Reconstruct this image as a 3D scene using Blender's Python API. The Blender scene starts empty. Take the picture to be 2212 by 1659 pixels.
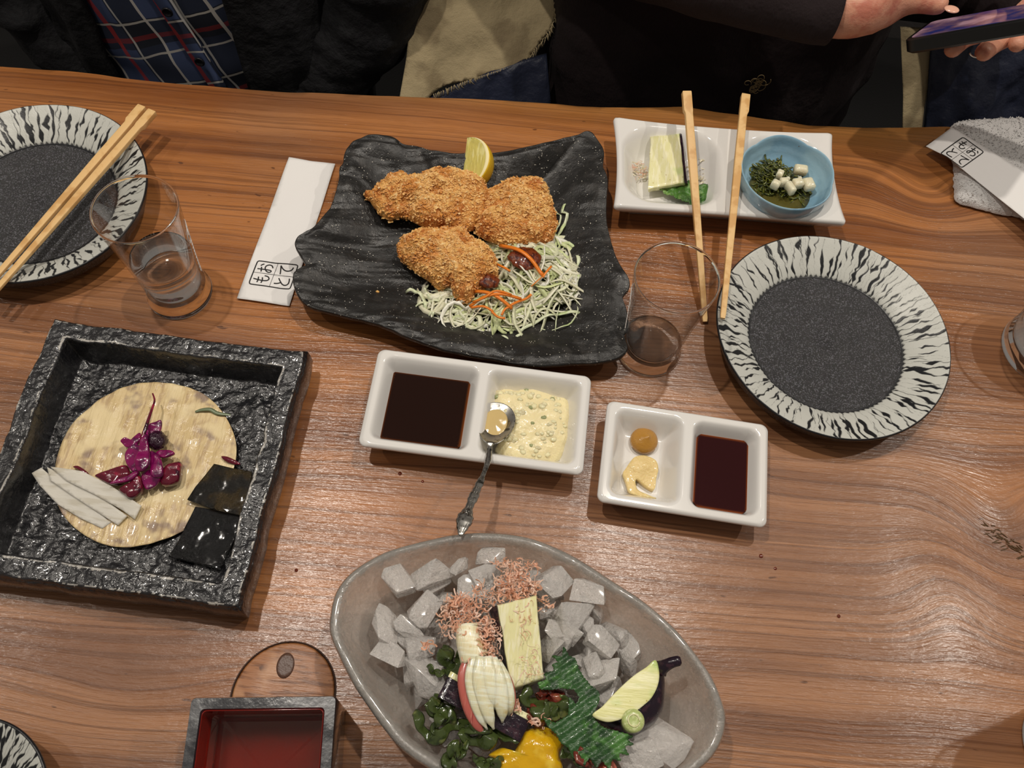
import bpy, bmesh, math, random
import numpy as np
from mathutils import Vector, Matrix
from mathutils.geometry import delaunay_2d_cdt
rnd = random.Random(7); RS = np.random.RandomState(11)
SC = bpy.context.scene; COL = SC.collection
# ---------------------------------------------------------------- camera
TABLE_H = .74                      # table top above the floor; all lengths in metres
F_PX, TILT, ROLL, CAM_H, CX, CY = 1850., .466, .113, .62, 1106., 829.5
_c, _s = math.cos(TILT), math.sin(TILT)
FW = np.array([0, _s, -_c]); _u = np.array([0, _c, _s]); _r = np.array([1., 0, 0])
RT = math.cos(ROLL)*_r + math.sin(ROLL)*_u; UP = -math.sin(ROLL)*_r + math.cos(ROLL)*_u
cam = bpy.data.cameras.new('camera'); camo = bpy.data.objects.new('camera', cam); COL.objects.link(camo)
cam.sensor_width = 36; cam.lens = F_PX/2212*36; cam.clip_start = .02
camo.matrix_world = Matrix(((RT[0], UP[0], -FW[0], 0), (RT[1], UP[1], -FW[1], 0), (RT[2], UP[2], -FW[2], CAM_H+TABLE_H), (0, 0, 0, 1)))
SC.camera = camo
# ---------------------------------------------------------------- light
SC.view_settings.view_transform = 'Standard'; SC.view_settings.look = 'None'; SC.view_settings.gamma = 1
SC.view_settings.use_curve_mapping = False; SC.view_settings.exposure = 0.10
w = bpy.data.worlds.new('world'); SC.world = w; w.use_nodes = True
w.node_tree.nodes['Background'].inputs[0].default_value = (1, .90, .80, 1)
w.node_tree.nodes['Background'].inputs[1].default_value = .17
for i, (lx, ly, lz, e) in enumerate([(-.46, .46, 1.70, 38), (.36, .74, 1.70, 38), (1.25, .64, 1.70, 24), (-1.3, .3, 1.7, 12)]):
    l = bpy.data.lights.new('ceiling_spot', 'SPOT'); l.energy = e; l.color = (1, .92, .82); l.spot_size = 2.3; l.spot_blend = .5; l.shadow_soft_size = .022; l.cycles.is_caustics_light = True
    o = bpy.data.objects.new('ceiling_spot', l); COL.objects.link(o); o.location = (lx, ly, lz+TABLE_H)
# ---------------------------------------------------------------- helpers
def P(x, y, z=0.):
    d = FW + (x-CX)/F_PX*RT - (y-CY)/F_PX*UP
    k = (CAM_H-z)/-d[2]
    return np.array([d[0]*k, d[1]*k, z])
def crop(ox, oy, s):
    return lambda x, y, z=0.: P(ox+x/s, oy+y/s, z)
c3 = crop(700, 1120, 2.458); c5 = crop(600, 250, 2.765); c6 = crop(1300, 230, 3.95); cd = crop(60, 820, 3.857)
c4 = crop(0, 330, 3.16); cs = crop(750, 720, 2.328); ce = crop(850, 1250, 3.403); cr = crop(1760, 0, 4.894); ct = crop(1940, 230, 6.38)
def lin(c):
    c = [x/255. for x in c]; return tuple([(x/12.92 if x <= .04045 else ((x+.055)/1.055)**2.4) for x in c])
def LIN(a):
    a = np.asarray(a, float)/255.; return np.where(a <= .04045, a/12.92, ((a+.055)/1.055)**2.4)
def sst(a, b, x):
    t = np.clip((x-a)/(b-a), 0, 1); return t*t*(3-2*t)
def _h(ix, iy, iz, s):
    n = (ix*374761393 + iy*668265263 + iz*2147483647 + s*974634777) & 0xffffffff
    n = ((n ^ (n >> 13))*1274126177) & 0xffffffff
    return ((n ^ (n >> 16)) & 0xffff)/65535.
def vn(p, seed=0):
    p = np.asarray(p, float); i = np.floor(p).astype(np.int64); f = p-i; f = f*f*(3-2*f); r = 0
    for a in (0, 1):
        for b in (0, 1):
            for c in (0, 1):
                wt = (f[..., 0] if a else 1-f[..., 0])*(f[..., 1] if b else 1-f[..., 1])*(f[..., 2] if c else 1-f[..., 2])
                r = r+wt*_h(i[..., 0]+a, i[..., 1]+b, i[..., 2]+c, seed)
    return r*2-1
def fbm(p, scale=1., octv=3, seed=0):
    p = np.asarray(p, float)*scale; r = 0; a = 1.; t = 0
    for k in range(octv):
        r = r+a*vn(p*2**k+k*17.3, seed+k); t += a; a *= .5
    return r/t
def xyz(x, y, z=0.):
    x, y, z = np.broadcast_arrays(np.asarray(x, float), np.asarray(y, float), np.asarray(z, float)); return np.stack([x, y, z], -1)
def spl(pts, n, closed=False):
    p = np.array(pts, float); m = len(p)
    if closed: q = np.concatenate([p[-1:], p, p[:2]]); segs = m
    else: q = np.concatenate([2*p[:1]-p[1:2], p, 2*p[-1:]-p[-2:-1]]); segs = m-1
    L = np.linalg.norm(q[2:2+segs]-q[1:1+segs], axis=1); cum = np.concatenate([[0], np.cumsum(L)])
    t = np.linspace(0, cum[-1], n, endpoint=not closed); k = np.clip(np.searchsorted(cum, t, side='right')-1, 0, segs-1)
    u = ((t-cum[k])/np.maximum(L[k], 1e-12))[:, None]
    a, b, c, d = q[k], q[k+1], q[k+2], q[k+3]
    return .5*((2*b)+(-a+c)*u+(2*a-5*b+4*c-d)*u*u+(-a+3*b-3*c+d)*u**3)
# ---- materials
def mat(name, col=(128, 128, 128), rough=.5, var=None, bump=None, metal=0, trans=0, ior=1.45, sss=0, sssr=(.01, .006, .004), spec=.5, coat=0, attr=None, mapping=None, emis=None, sheen=0, alpha=1, aniso=0, roughvar=None):
    m = bpy.data.materials.new(name); m.use_nodes = True; nt = m.node_tree; N = nt.nodes; L = nt.links
    b = N['Principled BSDF']; I = b.inputs
    I['Base Color'].default_value = (*lin(col), 1); I['Roughness'].default_value = rough; I['Metallic'].default_value = metal
    I['Transmission Weight'].default_value = trans; I['IOR'].default_value = ior; I['Specular IOR Level'].default_value = spec
    I['Coat Weight'].default_value = coat; I['Coat Roughness'].default_value = .08; I['Sheen Weight'].default_value = sheen; I['Alpha'].default_value = alpha
    if sss: I['Subsurface Weight'].default_value = sss; I['Subsurface Radius'].default_value = sssr; I['Subsurface Scale'].default_value = 1
    if emis: I['Emission Color'].default_value = (*lin(emis[0]), 1); I['Emission Strength'].default_value = emis[1]
    tc = N.new('ShaderNodeTexCoord'); src = tc.outputs['Object']
    cur = None
    if attr:
        at = N.new('ShaderNodeAttribute'); at.attribute_name = attr; cur = at.outputs['Color']
    def noise(scale, det=3, rg=.55, dist=0):
        v = src
        if isinstance(scale, (tuple, list)):
            mp = N.new('ShaderNodeMapping'); mp.inputs['Scale'].default_value = scale; L.new(src, mp.inputs[0]); v = mp.outputs[0]; scale = 1
        n = N.new('ShaderNodeTexNoise'); n.inputs['Scale'].default_value = scale; n.inputs['Detail'].default_value = det; n.inputs['Roughness'].default_value = rg
        n.inputs['Distortion'].default_value = dist; L.new(v, n.inputs['Vector']); return n.outputs['Fac']
    def vor(scale):
        n = N.new('ShaderNodeTexVoronoi'); n.inputs['Scale'].default_value = scale; L.new(src, n.inputs['Vector']); return n.outputs['Distance']
    for vv in (var or []):     # (colour, scale, lo, hi[, kind])
        f = vor(vv[1]) if len(vv) > 4 and vv[4] == 'vor' else noise(vv[1])
        mr = N.new('ShaderNodeMapRange'); mr.inputs[1].default_value = vv[2]; mr.inputs[2].default_value = vv[3]; mr.interpolation_type = 'SMOOTHSTEP'; L.new(f, mr.inputs[0])
        mx = N.new('ShaderNodeMix'); mx.data_type = 'RGBA'; L.new(mr.outputs[0], mx.inputs[0])
        if cur is None: mx.inputs[6].default_value = (*lin(col), 1)
        else: L.new(cur, mx.inputs[6])
        mx.inputs[7].default_value = (*lin(vv[0]), 1); cur = mx.outputs[2]
    if cur is not None: L.new(cur, I['Base Color'])
    nrm = None
    for bb in (bump or []):    # (scale, distance[, kind])
        f = vor(bb[0]) if len(bb) > 2 and bb[2] == 'vor' else noise(bb[0], 4)
        bn = N.new('ShaderNodeBump'); bn.inputs['Strength'].default_value = 1; bn.inputs['Distance'].default_value = bb[1]; L.new(f, bn.inputs['Height'])
        if nrm is not None: L.new(nrm, bn.inputs['Normal'])
        nrm = bn.outputs[0]
    if nrm is not None: L.new(nrm, I['Normal'])
    if roughvar:
        f = noise(roughvar[0]); mr = N.new('ShaderNodeMapRange'); mr.inputs[1].default_value = .4; mr.inputs[2].default_value = .6
        mr.inputs[3].default_value = roughvar[1]; mr.inputs[4].default_value = roughvar[2]; L.new(f, mr.inputs[0]); L.new(mr.outputs[0], I['Roughness'])
    return m
# ---- mesh building
ORG = {}
def tag(o, label=None, cat=None, group=None, kind=None):
    if label: o['label'] = label
    if cat: o['category'] = cat
    if group: o['group'] = group
    if kind: o['kind'] = kind
    return o
def thing(name, label, cat, loc, group=None):
    o = bpy.data.objects.new(name, None); COL.objects.link(o); loc = np.array(loc, float); o.location = loc; ORG[o.name] = loc
    o.empty_display_size = .01
    return tag(o, label, cat, group)
def build(name, VF, m, parent=None, smooth=True, col=None, fm=None, recalc=True, base=None, auto=None, split=None):
    V = np.asarray(VF[0], float); Fc = VF[1]
    if parent is not None: org = ORG[parent.name]
    else:
        org = np.array(base, float) if base is not None else np.array([(V[:, 0].min()+V[:, 0].max())/2, (V[:, 1].min()+V[:, 1].max())/2, V[:, 2].min()])
    me = bpy.data.meshes.new(name); V2 = V-org
    if isinstance(Fc, np.ndarray):
        k = Fc.shape[1]; me.vertices.add(len(V2)); me.vertices.foreach_set('co', V2.ravel().astype(np.float32))
        me.loops.add(Fc.size); me.loops.foreach_set('vertex_index', Fc.ravel().astype(np.int32)); me.polygons.add(len(Fc))
        me.polygons.foreach_set('loop_start', np.arange(0, Fc.size, k, dtype=np.int32)); me.update(calc_edges=True)
    else:
        me.from_pydata(V2.tolist(), [], [list(map(int, f)) for f in Fc])
    me.validate()
    ms = m if isinstance(m, (list, tuple)) else [m]
    for q in ms: me.materials.append(q)
    if fm is not None: me.polygons.foreach_set('material_index', np.asarray(fm, dtype=np.int32)[:len(me.polygons)])
    if col is not None:
        ca = me.color_attributes.new('col', 'FLOAT_COLOR', 'POINT'); c = np.ones((len(V2), 4), np.float32); c[:, :3] = col; ca.data.foreach_set('color', c.ravel())
    if recalc and len(me.polygons) < 60000:
        bm = bmesh.new(); bm.from_mesh(me); bmesh.ops.recalc_face_normals(bm, faces=bm.faces); bm.to_mesh(me); bm.free()
    me.polygons.foreach_set('use_smooth', [smooth]*len(me.polygons))
    if smooth and auto: me.set_sharp_from_angle(angle=auto)
    me.update()
    o = bpy.data.objects.new(name, me); COL.objects.link(o); ORG[o.name] = org
    if parent is not None: o.parent = parent
    else: o.location = org
    return o
def one(name, VF, m, label, cat, group=None, **k):
    return tag(build(name, VF, m, **k), label, cat, group)
def join(L):
    V = []; Fc = []; n = 0
    for v, f in L:
        V.append(np.asarray(v, float)); Fc += [tuple(i+n for i in q) for q in (f.tolist() if isinstance(f, np.ndarray) else f)]; n += len(v)
    return np.concatenate(V), Fc
def joinq(L):                      # all-quad arrays
    V = np.concatenate([a[0] for a in L]); n = 0; Fs = []
    for v, f in L: Fs.append(f+n); n += len(v)
    return V, np.concatenate(Fs)
def loft(R, cap=True, closed=True):
    R = np.asarray(R, float); m, n = R.shape[:2]; V = R.reshape(-1, 3)
    i = np.arange(m-1)[:, None]; j = np.arange(n if closed else n-1)[None]; j2 = (j+1) % n
    Fq = np.stack([i*n+j, i*n+j2, (i+1)*n+j2, (i+1)*n+j], -1).reshape(-1, 4)
    if not cap: return V, Fq
    V = np.concatenate([V, R[0].mean(0)[None], R[-1].mean(0)[None]]); a = m*n; jj = np.arange(n)
    Fl = Fq.tolist()+[[a, (k+1) % n, k] for k in range(n)]+[[a+1, (m-1)*n+k, (m-1)*n+(k+1) % n] for k in range(n)]
    return V, Fl
def solid(outl, ztop, zbot, S=12, c=None, s0=.03):
    o = np.asarray(outl, float)[:, :2]; c = o.mean(0) if c is None else np.array(c)[:2]; R = []
    for s in np.linspace(s0, 1, S)**.8:
        q = c+s*(o-c); R.append(xyz(q[:, 0], q[:, 1], ztop(q[:, 0], q[:, 1], s)))
    for s in (np.linspace(s0, 1, max(4, S//2))**.8)[::-1]:
        q = c+s*(o-c); R.append(xyz(q[:, 0], q[:, 1], zbot(q[:, 0], q[:, 1], s)))
    return loft(R)
def tube(path, rad, n=8, flat=1., up=(0, 0, 1), rot=None):
    p = np.asarray(path, float); m = len(p); t = np.gradient(p, axis=0); t /= np.linalg.norm(t, axis=1)[:, None]+1e-12
    r = np.broadcast_to(np.asarray(rad, float), (m,)); fl = np.broadcast_to(np.asarray(flat, float), (m,))
    up = np.array(up, float); a = np.cross(t, up); ln = np.linalg.norm(a, axis=1)[:, None]; a = np.where(ln > 1e-4, a/(ln+1e-12), [1, 0, 0]); b = np.cross(a, t)
    if rot is not None:
        rr = np.broadcast_to(np.asarray(rot, float), (m,))[:, None]; a, b = a*np.cos(rr)+b*np.sin(rr), b*np.cos(rr)-a*np.sin(rr)
    th = np.arange(n)/n*2*math.pi+math.pi/4
    R = p[:, None]+r[:, None, None]*(np.cos(th)[None, :, None]*a[:, None]+np.sin(th)[None, :, None]*b[:, None]*fl[:, None, None])
    return loft(R)
def inpoly(x, y, poly):
    x = np.asarray(x); y = np.asarray(y); r = np.zeros(x.shape, bool); n = len(poly)
    for i in range(n):
        x1, y1 = poly[i][:2]; x2, y2 = poly[(i+1) % n][:2]
        cnd = ((y1 > y) != (y2 > y)) & (x < (x2-x1)*(y-y1)/((y2-y1) if y2 != y1 else 1e-12)+x1); r ^= cnd
    return r
def sheet(outl, zf, thick, step=.003, seed=3):
    o = np.asarray(outl, float)[:, :2]; R = np.random.RandomState(seed)
    gx, gy = np.meshgrid(np.arange(o[:, 0].min(), o[:, 0].max(), step), np.arange(o[:, 1].min(), o[:, 1].max(), step))
    gx = gx.ravel()+R.uniform(-.2, .2, gx.size)*step; gy = gy.ravel()+R.uniform(-.2, .2, gy.size)*step
    k = inpoly(gx, gy, o); g = np.stack([gx[k], gy[k]], 1)
    d = np.full(len(g), 9.)
    for i in range(len(o)):
        a, b = o[i], o[(i+1) % len(o)]; ab = b-a; tt = np.clip(((g-a)@ab)/(ab@ab+1e-15), 0, 1); d = np.minimum(d, np.linalg.norm(g-a-tt[:, None]*ab, axis=1))
    g = g[d > step*.35]
    vs = [Vector(q) for q in o.tolist()]+[Vector(q) for q in g.tolist()]; n = len(o)
    vo, _, fo, *_ = delaunay_2d_cdt(vs, [(i, (i+1) % n) for i in range(n)], [], 1, 1e-7)
    v = np.array([[q[0], q[1]] for q in vo])
    fo = [f for f in fo if inpoly(np.array([v[list(f), 0].mean()]), np.array([v[list(f), 1].mean()]), o)[0]]
    z = zf(v[:, 0], v[:, 1]); top = xyz(v[:, 0], v[:, 1], z+thick/2); bot = xyz(v[:, 0], v[:, 1], z-thick/2); m = len(v)
    Fs = [tuple(f) for f in fo]+[tuple(q+m for q in f[::-1]) for f in fo]; ec = {}
    for f in fo:
        for i in range(len(f)): ec[(f[i], f[(i+1) % len(f)])] = 1
    for (a, b) in ec:
        if (b, a) not in ec: Fs.append((a, a+m, b+m, b))
    return np.concatenate([top, bot]), Fs
def sphere(c, r, seed=0, amp=.0, n=16, m=10, sc=(1, 1, 1), ns=1.5):
    u = np.linspace(.02, math.pi-.02, m); v = np.arange(n)/n*2*math.pi; U, Vv = np.meshgrid(u, v, indexing='ij')
    d = xyz(np.sin(U)*np.cos(Vv), np.sin(U)*np.sin(Vv), np.cos(U))
    k = 1+amp*fbm(d*ns+seed*7.1, 1, 3, seed)
    return loft(np.array(c)+d*k[..., None]*r*np.array(sc))
def rrect(w, d, r, n=12):          # rounded rectangle outline, centred
    o = []
    for (cx, cy, a0) in ((w/2-r, d/2-r, 0), (-w/2+r, d/2-r, 90), (-w/2+r, -d/2+r, 180), (w/2-r, -d/2+r, 270)):
        for k in range(n+1):
            a = math.radians(a0+90*k/n); o.append((cx+r*math.cos(a), cy+r*math.sin(a)))
    return np.array(o)
def box(c, sz, rot=0, bev=.15):
    w, d, h = sz; o = rrect(w, d, min(w, d)*bev, 4); e = min(w, d, h)*bev; R = []
    for (ins, z) in ((e, 0), (0, e), (0, h-e), (e, h)):
        R.append(xyz(o[:, 0]*(1-2*ins/w), o[:, 1]*(1-2*ins/d), z))
    V, Fq = loft(R); ca, sa = math.cos(rot), math.sin(rot); V = np.stack([V[:, 0]*ca-V[:, 1]*sa, V[:, 0]*sa+V[:, 1]*ca, V[:, 2]], 1)+np.array(c); return V, Fq
def hexa(T, B, n=10, amp=0., seed=0, ns=120):    # block between top quad T and bottom quad B (4 points each)
    T = np.array(T, float); B = np.array(B, float); g = []
    e = np.concatenate([np.linspace(T[i], T[(i+1) % 4], n, endpoint=False) for i in range(4)]); f = np.concatenate([np.linspace(B[i], B[(i+1) % 4], n, endpoint=False) for i in range(4)])
    tc, bc = T.mean(0), B.mean(0); R = [tc+s*(e-tc) for s in (.05, .3, .6, .85, .96)]
    R += [e+(f-e)*t+(tc-e)*.0 for t in (.06, .3, .5, .7, .94)]+[bc+s*(f-bc) for s in (.96, .6, .05)]
    V, Fq = loft(R)
    if amp: V = V+amp*np.stack([fbm(V, ns, 3, seed), fbm(V, ns, 3, seed+5), fbm(V, ns, 3, seed+9)], 1)
    return V, Fq
def rot2(p, a):
    p = np.asarray(p, float); ca, sa = math.cos(a), math.sin(a); return np.stack([p[..., 0]*ca-p[..., 1]*sa, p[..., 0]*sa+p[..., 1]*ca], -1)
def skin(nodes, edges, sub=2):
    """nodes: list of (x,y,z,r[,r2]); grows one smooth skinned surface"""
    me = bpy.data.meshes.new('tmp'); me.from_pydata([n[:3] for n in nodes], edges, []); o = bpy.data.objects.new('tmp', me); COL.objects.link(o)
    md = o.modifiers.new('s', 'SKIN'); md.use_smooth_shade = True; sv = me.skin_vertices[0].data
    for i, n in enumerate(nodes): sv[i].radius = (n[3], n[4] if len(n) > 4 else n[3]); sv[i].use_root = (i == 0)
    sb = o.modifiers.new('b', 'SUBSURF'); sb.levels = sub; sb.render_levels = sub
    dg = bpy.context.evaluated_depsgraph_get(); me2 = bpy.data.meshes.new_from_object(o.evaluated_get(dg))
    V = np.array([v.co[:] for v in me2.vertices]); Fq = [tuple(p.vertices) for p in me2.polygons]
    bpy.data.objects.remove(o); bpy.data.meshes.remove(me); bpy.data.meshes.remove(me2); return V, Fq
# ---------------------------------------------------------------- table (large structure first)
def wood_material(name, plug=False):
    m = bpy.data.materials.new(name); m.use_nodes = True; nt = m.node_tree; N = nt.nodes; L = nt.links; b = N['Principled BSDF']
    tc = N.new('ShaderNodeTexCoord'); sp = N.new('ShaderNodeSeparateXYZ'); L.new(tc.outputs['Object'], sp.inputs[0])
    def M(op, a, bb=None, cc=None):
        n = N.new('ShaderNodeMath'); n.operation = op
        for i, v in enumerate((a, bb, cc)):
            if v is None: continue
            if isinstance(v, (int, float)): n.inputs[i].default_value = v
            else: L.new(v, n.inputs[i])
        return n.outputs[0]
    def noise(x, y, det=3, rg=.55, dist=0, z=0.):
        c = N.new('ShaderNodeCombineXYZ'); L.new(x, c.inputs[0]); L.new(y, c.inputs[1]); c.inputs[2].default_value = z
        n = N.new('ShaderNodeTexNoise'); n.inputs['Scale'].default_value = 1; n.inputs['Detail'].default_value = det; n.inputs['Roughness'].default_value = rg; n.inputs['Distortion'].default_value = dist
        L.new(c.outputs[0], n.inputs['Vector']); return n.outputs['Fac']
    def ramp(f, lo, hi, a=0., c=1.):
        n = N.new('ShaderNodeMapRange'); n.interpolation_type = 'SMOOTHSTEP'
        for i, v in ((1, lo), (2, hi), (3, a), (4, c)): n.inputs[i].default_value = v
        L.new(f, n.inputs[0]); return n.outputs[0]
    def mix(f, a, bb):
        n = N.new('ShaderNodeMix'); n.data_type = 'RGBA'
        if isinstance(f, float): n.inputs[0].default_value = f
        else: L.new(f, n.inputs[0])
        for i, v in ((6, a), (7, bb)):
            if isinstance(v, tuple): n.inputs[i].default_value = (*lin(v), 1)
            else: L.new(v, n.inputs[i])
        return n.outputs[2]
    x, y = sp.outputs[0], sp.outputs[1]
    w1 = M('MULTIPLY', M('SUBTRACT', noise(M('MULTIPLY', x, 2.2), M('MULTIPLY', y, 5.)), .5), .022)
    w2 = M('MULTIPLY', M('SUBTRACT', noise(M('MULTIPLY', x, 9.), M('MULTIPLY', y, 22.), z=3.), .5), .004)
    v = M('ADD', M('SUBTRACT', y, M('MULTIPLY', x, .03)), M('ADD', w1, w2))
    knots = [(P(2010, 430), .045, .04, .030), (P(2165, 1150), .05, .045, .036), (P(2050, 1260), .034, .045, -.026), (P(250, 1520), .09, .03, .018), (P(560, 720), .13, .05, .010), (P(1150, 1010), .12, .05, -.008)] if not plug else [(np.array([0, 0, 0]), .02, .02, .05)]
    kd = None
    for (c, sx, sy, A) in knots:
        dx = M('DIVIDE', M('SUBTRACT', x, float(c[0])), sx); dy = M('DIVIDE', M('SUBTRACT', y, float(c[1])), sy)
        g = M('EXPONENT', M('MULTIPLY', M('ADD', M('MULTIPLY', dx, dx), M('MULTIPLY', dy, dy)), -1.)); v = M('ADD', v, M('MULTIPLY', g, A))
        if A > .03: kd = g if kd is None else M('MAXIMUM', kd, g)
    rings = noise(M('MULTIPLY', x, 1.5), M('MULTIPLY', v, 330.), 2, .5)            # fine growth lines
    bands = noise(M('MULTIPLY', x, 1.2), M('MULTIPLY', v, 34.), 3, .6, z=5.)
    fibre = noise(M('MULTIPLY', x, 28.), M('MULTIPLY', v, 900.), 3, .6, z=9.)
    patch = noise(M('MULTIPLY', x, 2.6), M('MULTIPLY', y, 3.4), 2, .5, z=12.)
    c = mix(ramp(bands, .34, .66), (128, 76, 38), (176, 114, 62))
    c = mix(ramp(M('ADD', patch, M('MULTIPLY', M('SUBTRACT', .36, y), .55)), .42, .60), c, mix(ramp(bands, .35, .6), (126, 84, 56), (162, 114, 78)))  # random greyer patches, denser towards the front where lamp glare is painted in
    c = mix(M('MULTIPLY', ramp(rings, .50, .64), .50), c, (84, 48, 26))
    c = mix(M('MULTIPLY', ramp(fibre, .50, .72), .35), c, (92, 54, 30))
    c = mix(M('MULTIPLY', ramp(noise(M('MULTIPLY', x, 60.), M('MULTIPLY', y, 160.), 2, .5, z=21.), .70, .76), .7), c, (70, 38, 20))
    c = mix(M('MULTIPLY', ramp(y, .585, .64), .45), c, (176, 128, 68))              # pale sapwood along the live edge
    if kd is not None: c = mix(M('MULTIPLY', ramp(kd, .55, 1.), .5), c, (82, 48, 28))
    L.new(c, b.inputs['Base Color'])
    hgt = M('ADD', M('MULTIPLY', rings, .7), M('ADD', M('MULTIPLY', fibre, .5), M('MULTIPLY', noise(M('MULTIPLY', x, 110.), M('MULTIPLY', v, 500.), 3, .6, z=30.), .6)))
    bn = N.new('ShaderNodeBump'); bn.inputs['Distance'].default_value = .00042; bn.inputs['Strength'].default_value = 1.; L.new(hgt, bn.inputs['Height']); L.new(bn.outputs[0], b.inputs['Normal'])
    L.new(ramp(noise(M('MULTIPLY', x, 40.), M('MULTIPLY', y, 90.), 2, .5, z=40.), .35, .65, .34, .48), b.inputs['Roughness'])
    b.inputs['Specular IOR Level'].default_value = .3; b.inputs['Coat Weight'].default_value = .6; b.inputs['Coat Roughness'].default_value = .19; L.new(bn.outputs[0], b.inputs['Coat Normal'])
    return m
WOOD = wood_material('table_wood')
edge = np.array([P(x, y)[:2] for x, y in [(0, 133), (150, 145), (350, 170), (600, 187), (880, 200), (1100, 207), (1300, 222), (1480, 222), (1600, 240), (1750, 262), (1900, 266), (2050, 265)]])
ex = np.concatenate([[-.95, -.7], edge[:, 0], [.5, .7, .95]]); ey = np.concatenate([[.588, .590], edge[:, 1], [.655, .650, .655]])
nx = 260; X = np.linspace(-.95, .95, nx); EY = np.interp(X, ex, ey); R = []
NY = -.14
cross = [(0, 0), (.25, 0), (.5, 0), (.75, 0), (.93, 0), (.985, -.0004), (.997, -.0035), (1.003, -.010), (1.0, -.028), (.99, -.042), (.97, -.046), (.5, -.046), (0, -.046)]
R = [xyz(X, NY+(EY-NY)*a, zz+(.0003*fbm(xyz(X, a*.6, 0), 30, 2) if zz == 0 else .0015*fbm(xyz(X, a, zz), 25, 2))) for a, zz in cross]
Rr = np.array(R); V, Fq = loft(np.swapaxes(Rr, 0, 1))
table = thing('dining_table', 'wide orange-brown wooden table with knots and a wavy live edge', 'table', (0, 0, 0))
build('tabletop', (V, Fq), WOOD, table, auto=.6)
dark_wood = mat('dark_wood', (60, 40, 26), .5)
for lx, ly in ((-.8, -.05), (.8, -.05), (-.8, .5), (.8, .5)):
    build('leg', box((lx, ly, -.74), (.08, .08, .695)), dark_wood, table)
# round water film before the lacquer box, made as a dark-rimmed wood disc
wetc = P(612, 1502)
m_wet = mat('wet_mark', (160, 108, 70), .34, var=[((120, 74, 42), (40, 260, 1), .48, .62), ((92, 56, 36), 90, .62, .70), ((176, 128, 90), 30, .5, .62)], bump=[((60, 600, 1), .0003)])
pr = P(722, 1500)[0]-wetc[0]
th = np.arange(72)/72*2*math.pi
rr_ = pr*(1+.03*np.sin(2*th+.5))
build('wet_mark', loft([xyz(wetc[0]+np.cos(th)*rr_*k, wetc[1]+np.sin(th)*rr_*k*1.05, z) for k, z in ((.05, .0006), (.5, .0007), (.95, .0007), (1., .0001))]), m_wet, table)
build('wet_mark_rim', tube(np.concatenate([xyz(wetc[0]+np.cos(th)*rr_*1.01, wetc[1]+np.sin(th)*rr_*1.06, .0004)]*1)[:, :], .0006, 5), mat('wet_rim', (58, 34, 22), .6), table)
kp = P(617, 1438)
build('knot_core', solid(xyz(kp[0]+.006*np.cos(th), kp[1]+.0085*np.sin(th)), lambda x, y, s: .0009+0*x, lambda x, y, s: .0005+0*x, 4), mat('knot_core', (92, 66, 54), .35, bump=[(400, .0004)]), table)
# dark bark flecks at the knot by the right edge
fl = []
for i in range(40):
    t = i/40.; px, py = 2130+t*82+rnd.uniform(-8, 8), 1145+t*50+rnd.uniform(-16, 16)
    a = P(px, py, .0006); ang = rnd.uniform(-.9, -.2) if rnd.random() < .6 else rnd.uniform(-.1, .5); l = rnd.uniform(.0015, .004)
    fl.append(tube([a-[math.cos(ang)*l, math.sin(ang)*l, .0003], a, a+[math.cos(ang)*l, math.sin(ang)*l, -.0003]], [.0002, .0005, .0002], 5, .4))
tag(build('bark_flecks', join(fl), mat('bark', (92, 68, 40), .6), table), kind='stuff')
# floor, bench
m_floor = mat('floor_dark', (30, 22, 18), .5, bump=[(40, .002)])
o = build('floor', box((0, .6, -.80), (5, 4, .06), bev=.02), m_floor, smooth=False); o['kind'] = 'structure'
m_vinyl = mat('black_vinyl', (9, 8, 8), .7, bump=[(300, .0005)])
bench = thing('bench', 'black padded bench behind the far table edge', 'bench', (0, 1.05, -.74))
build('seat_cushion', box((0, 1.04, -.52), (2.6, .56, .09), bev=.25), m_vinyl, bench)
build('base', box((0, 1.05, -.74), (2.55, .5, .22), bev=.03), dark_wood, bench)
build('backrest', box((0, 1.38, -.44), (2.6, .09, .62), bev=.25), m_vinyl, bench)
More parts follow.
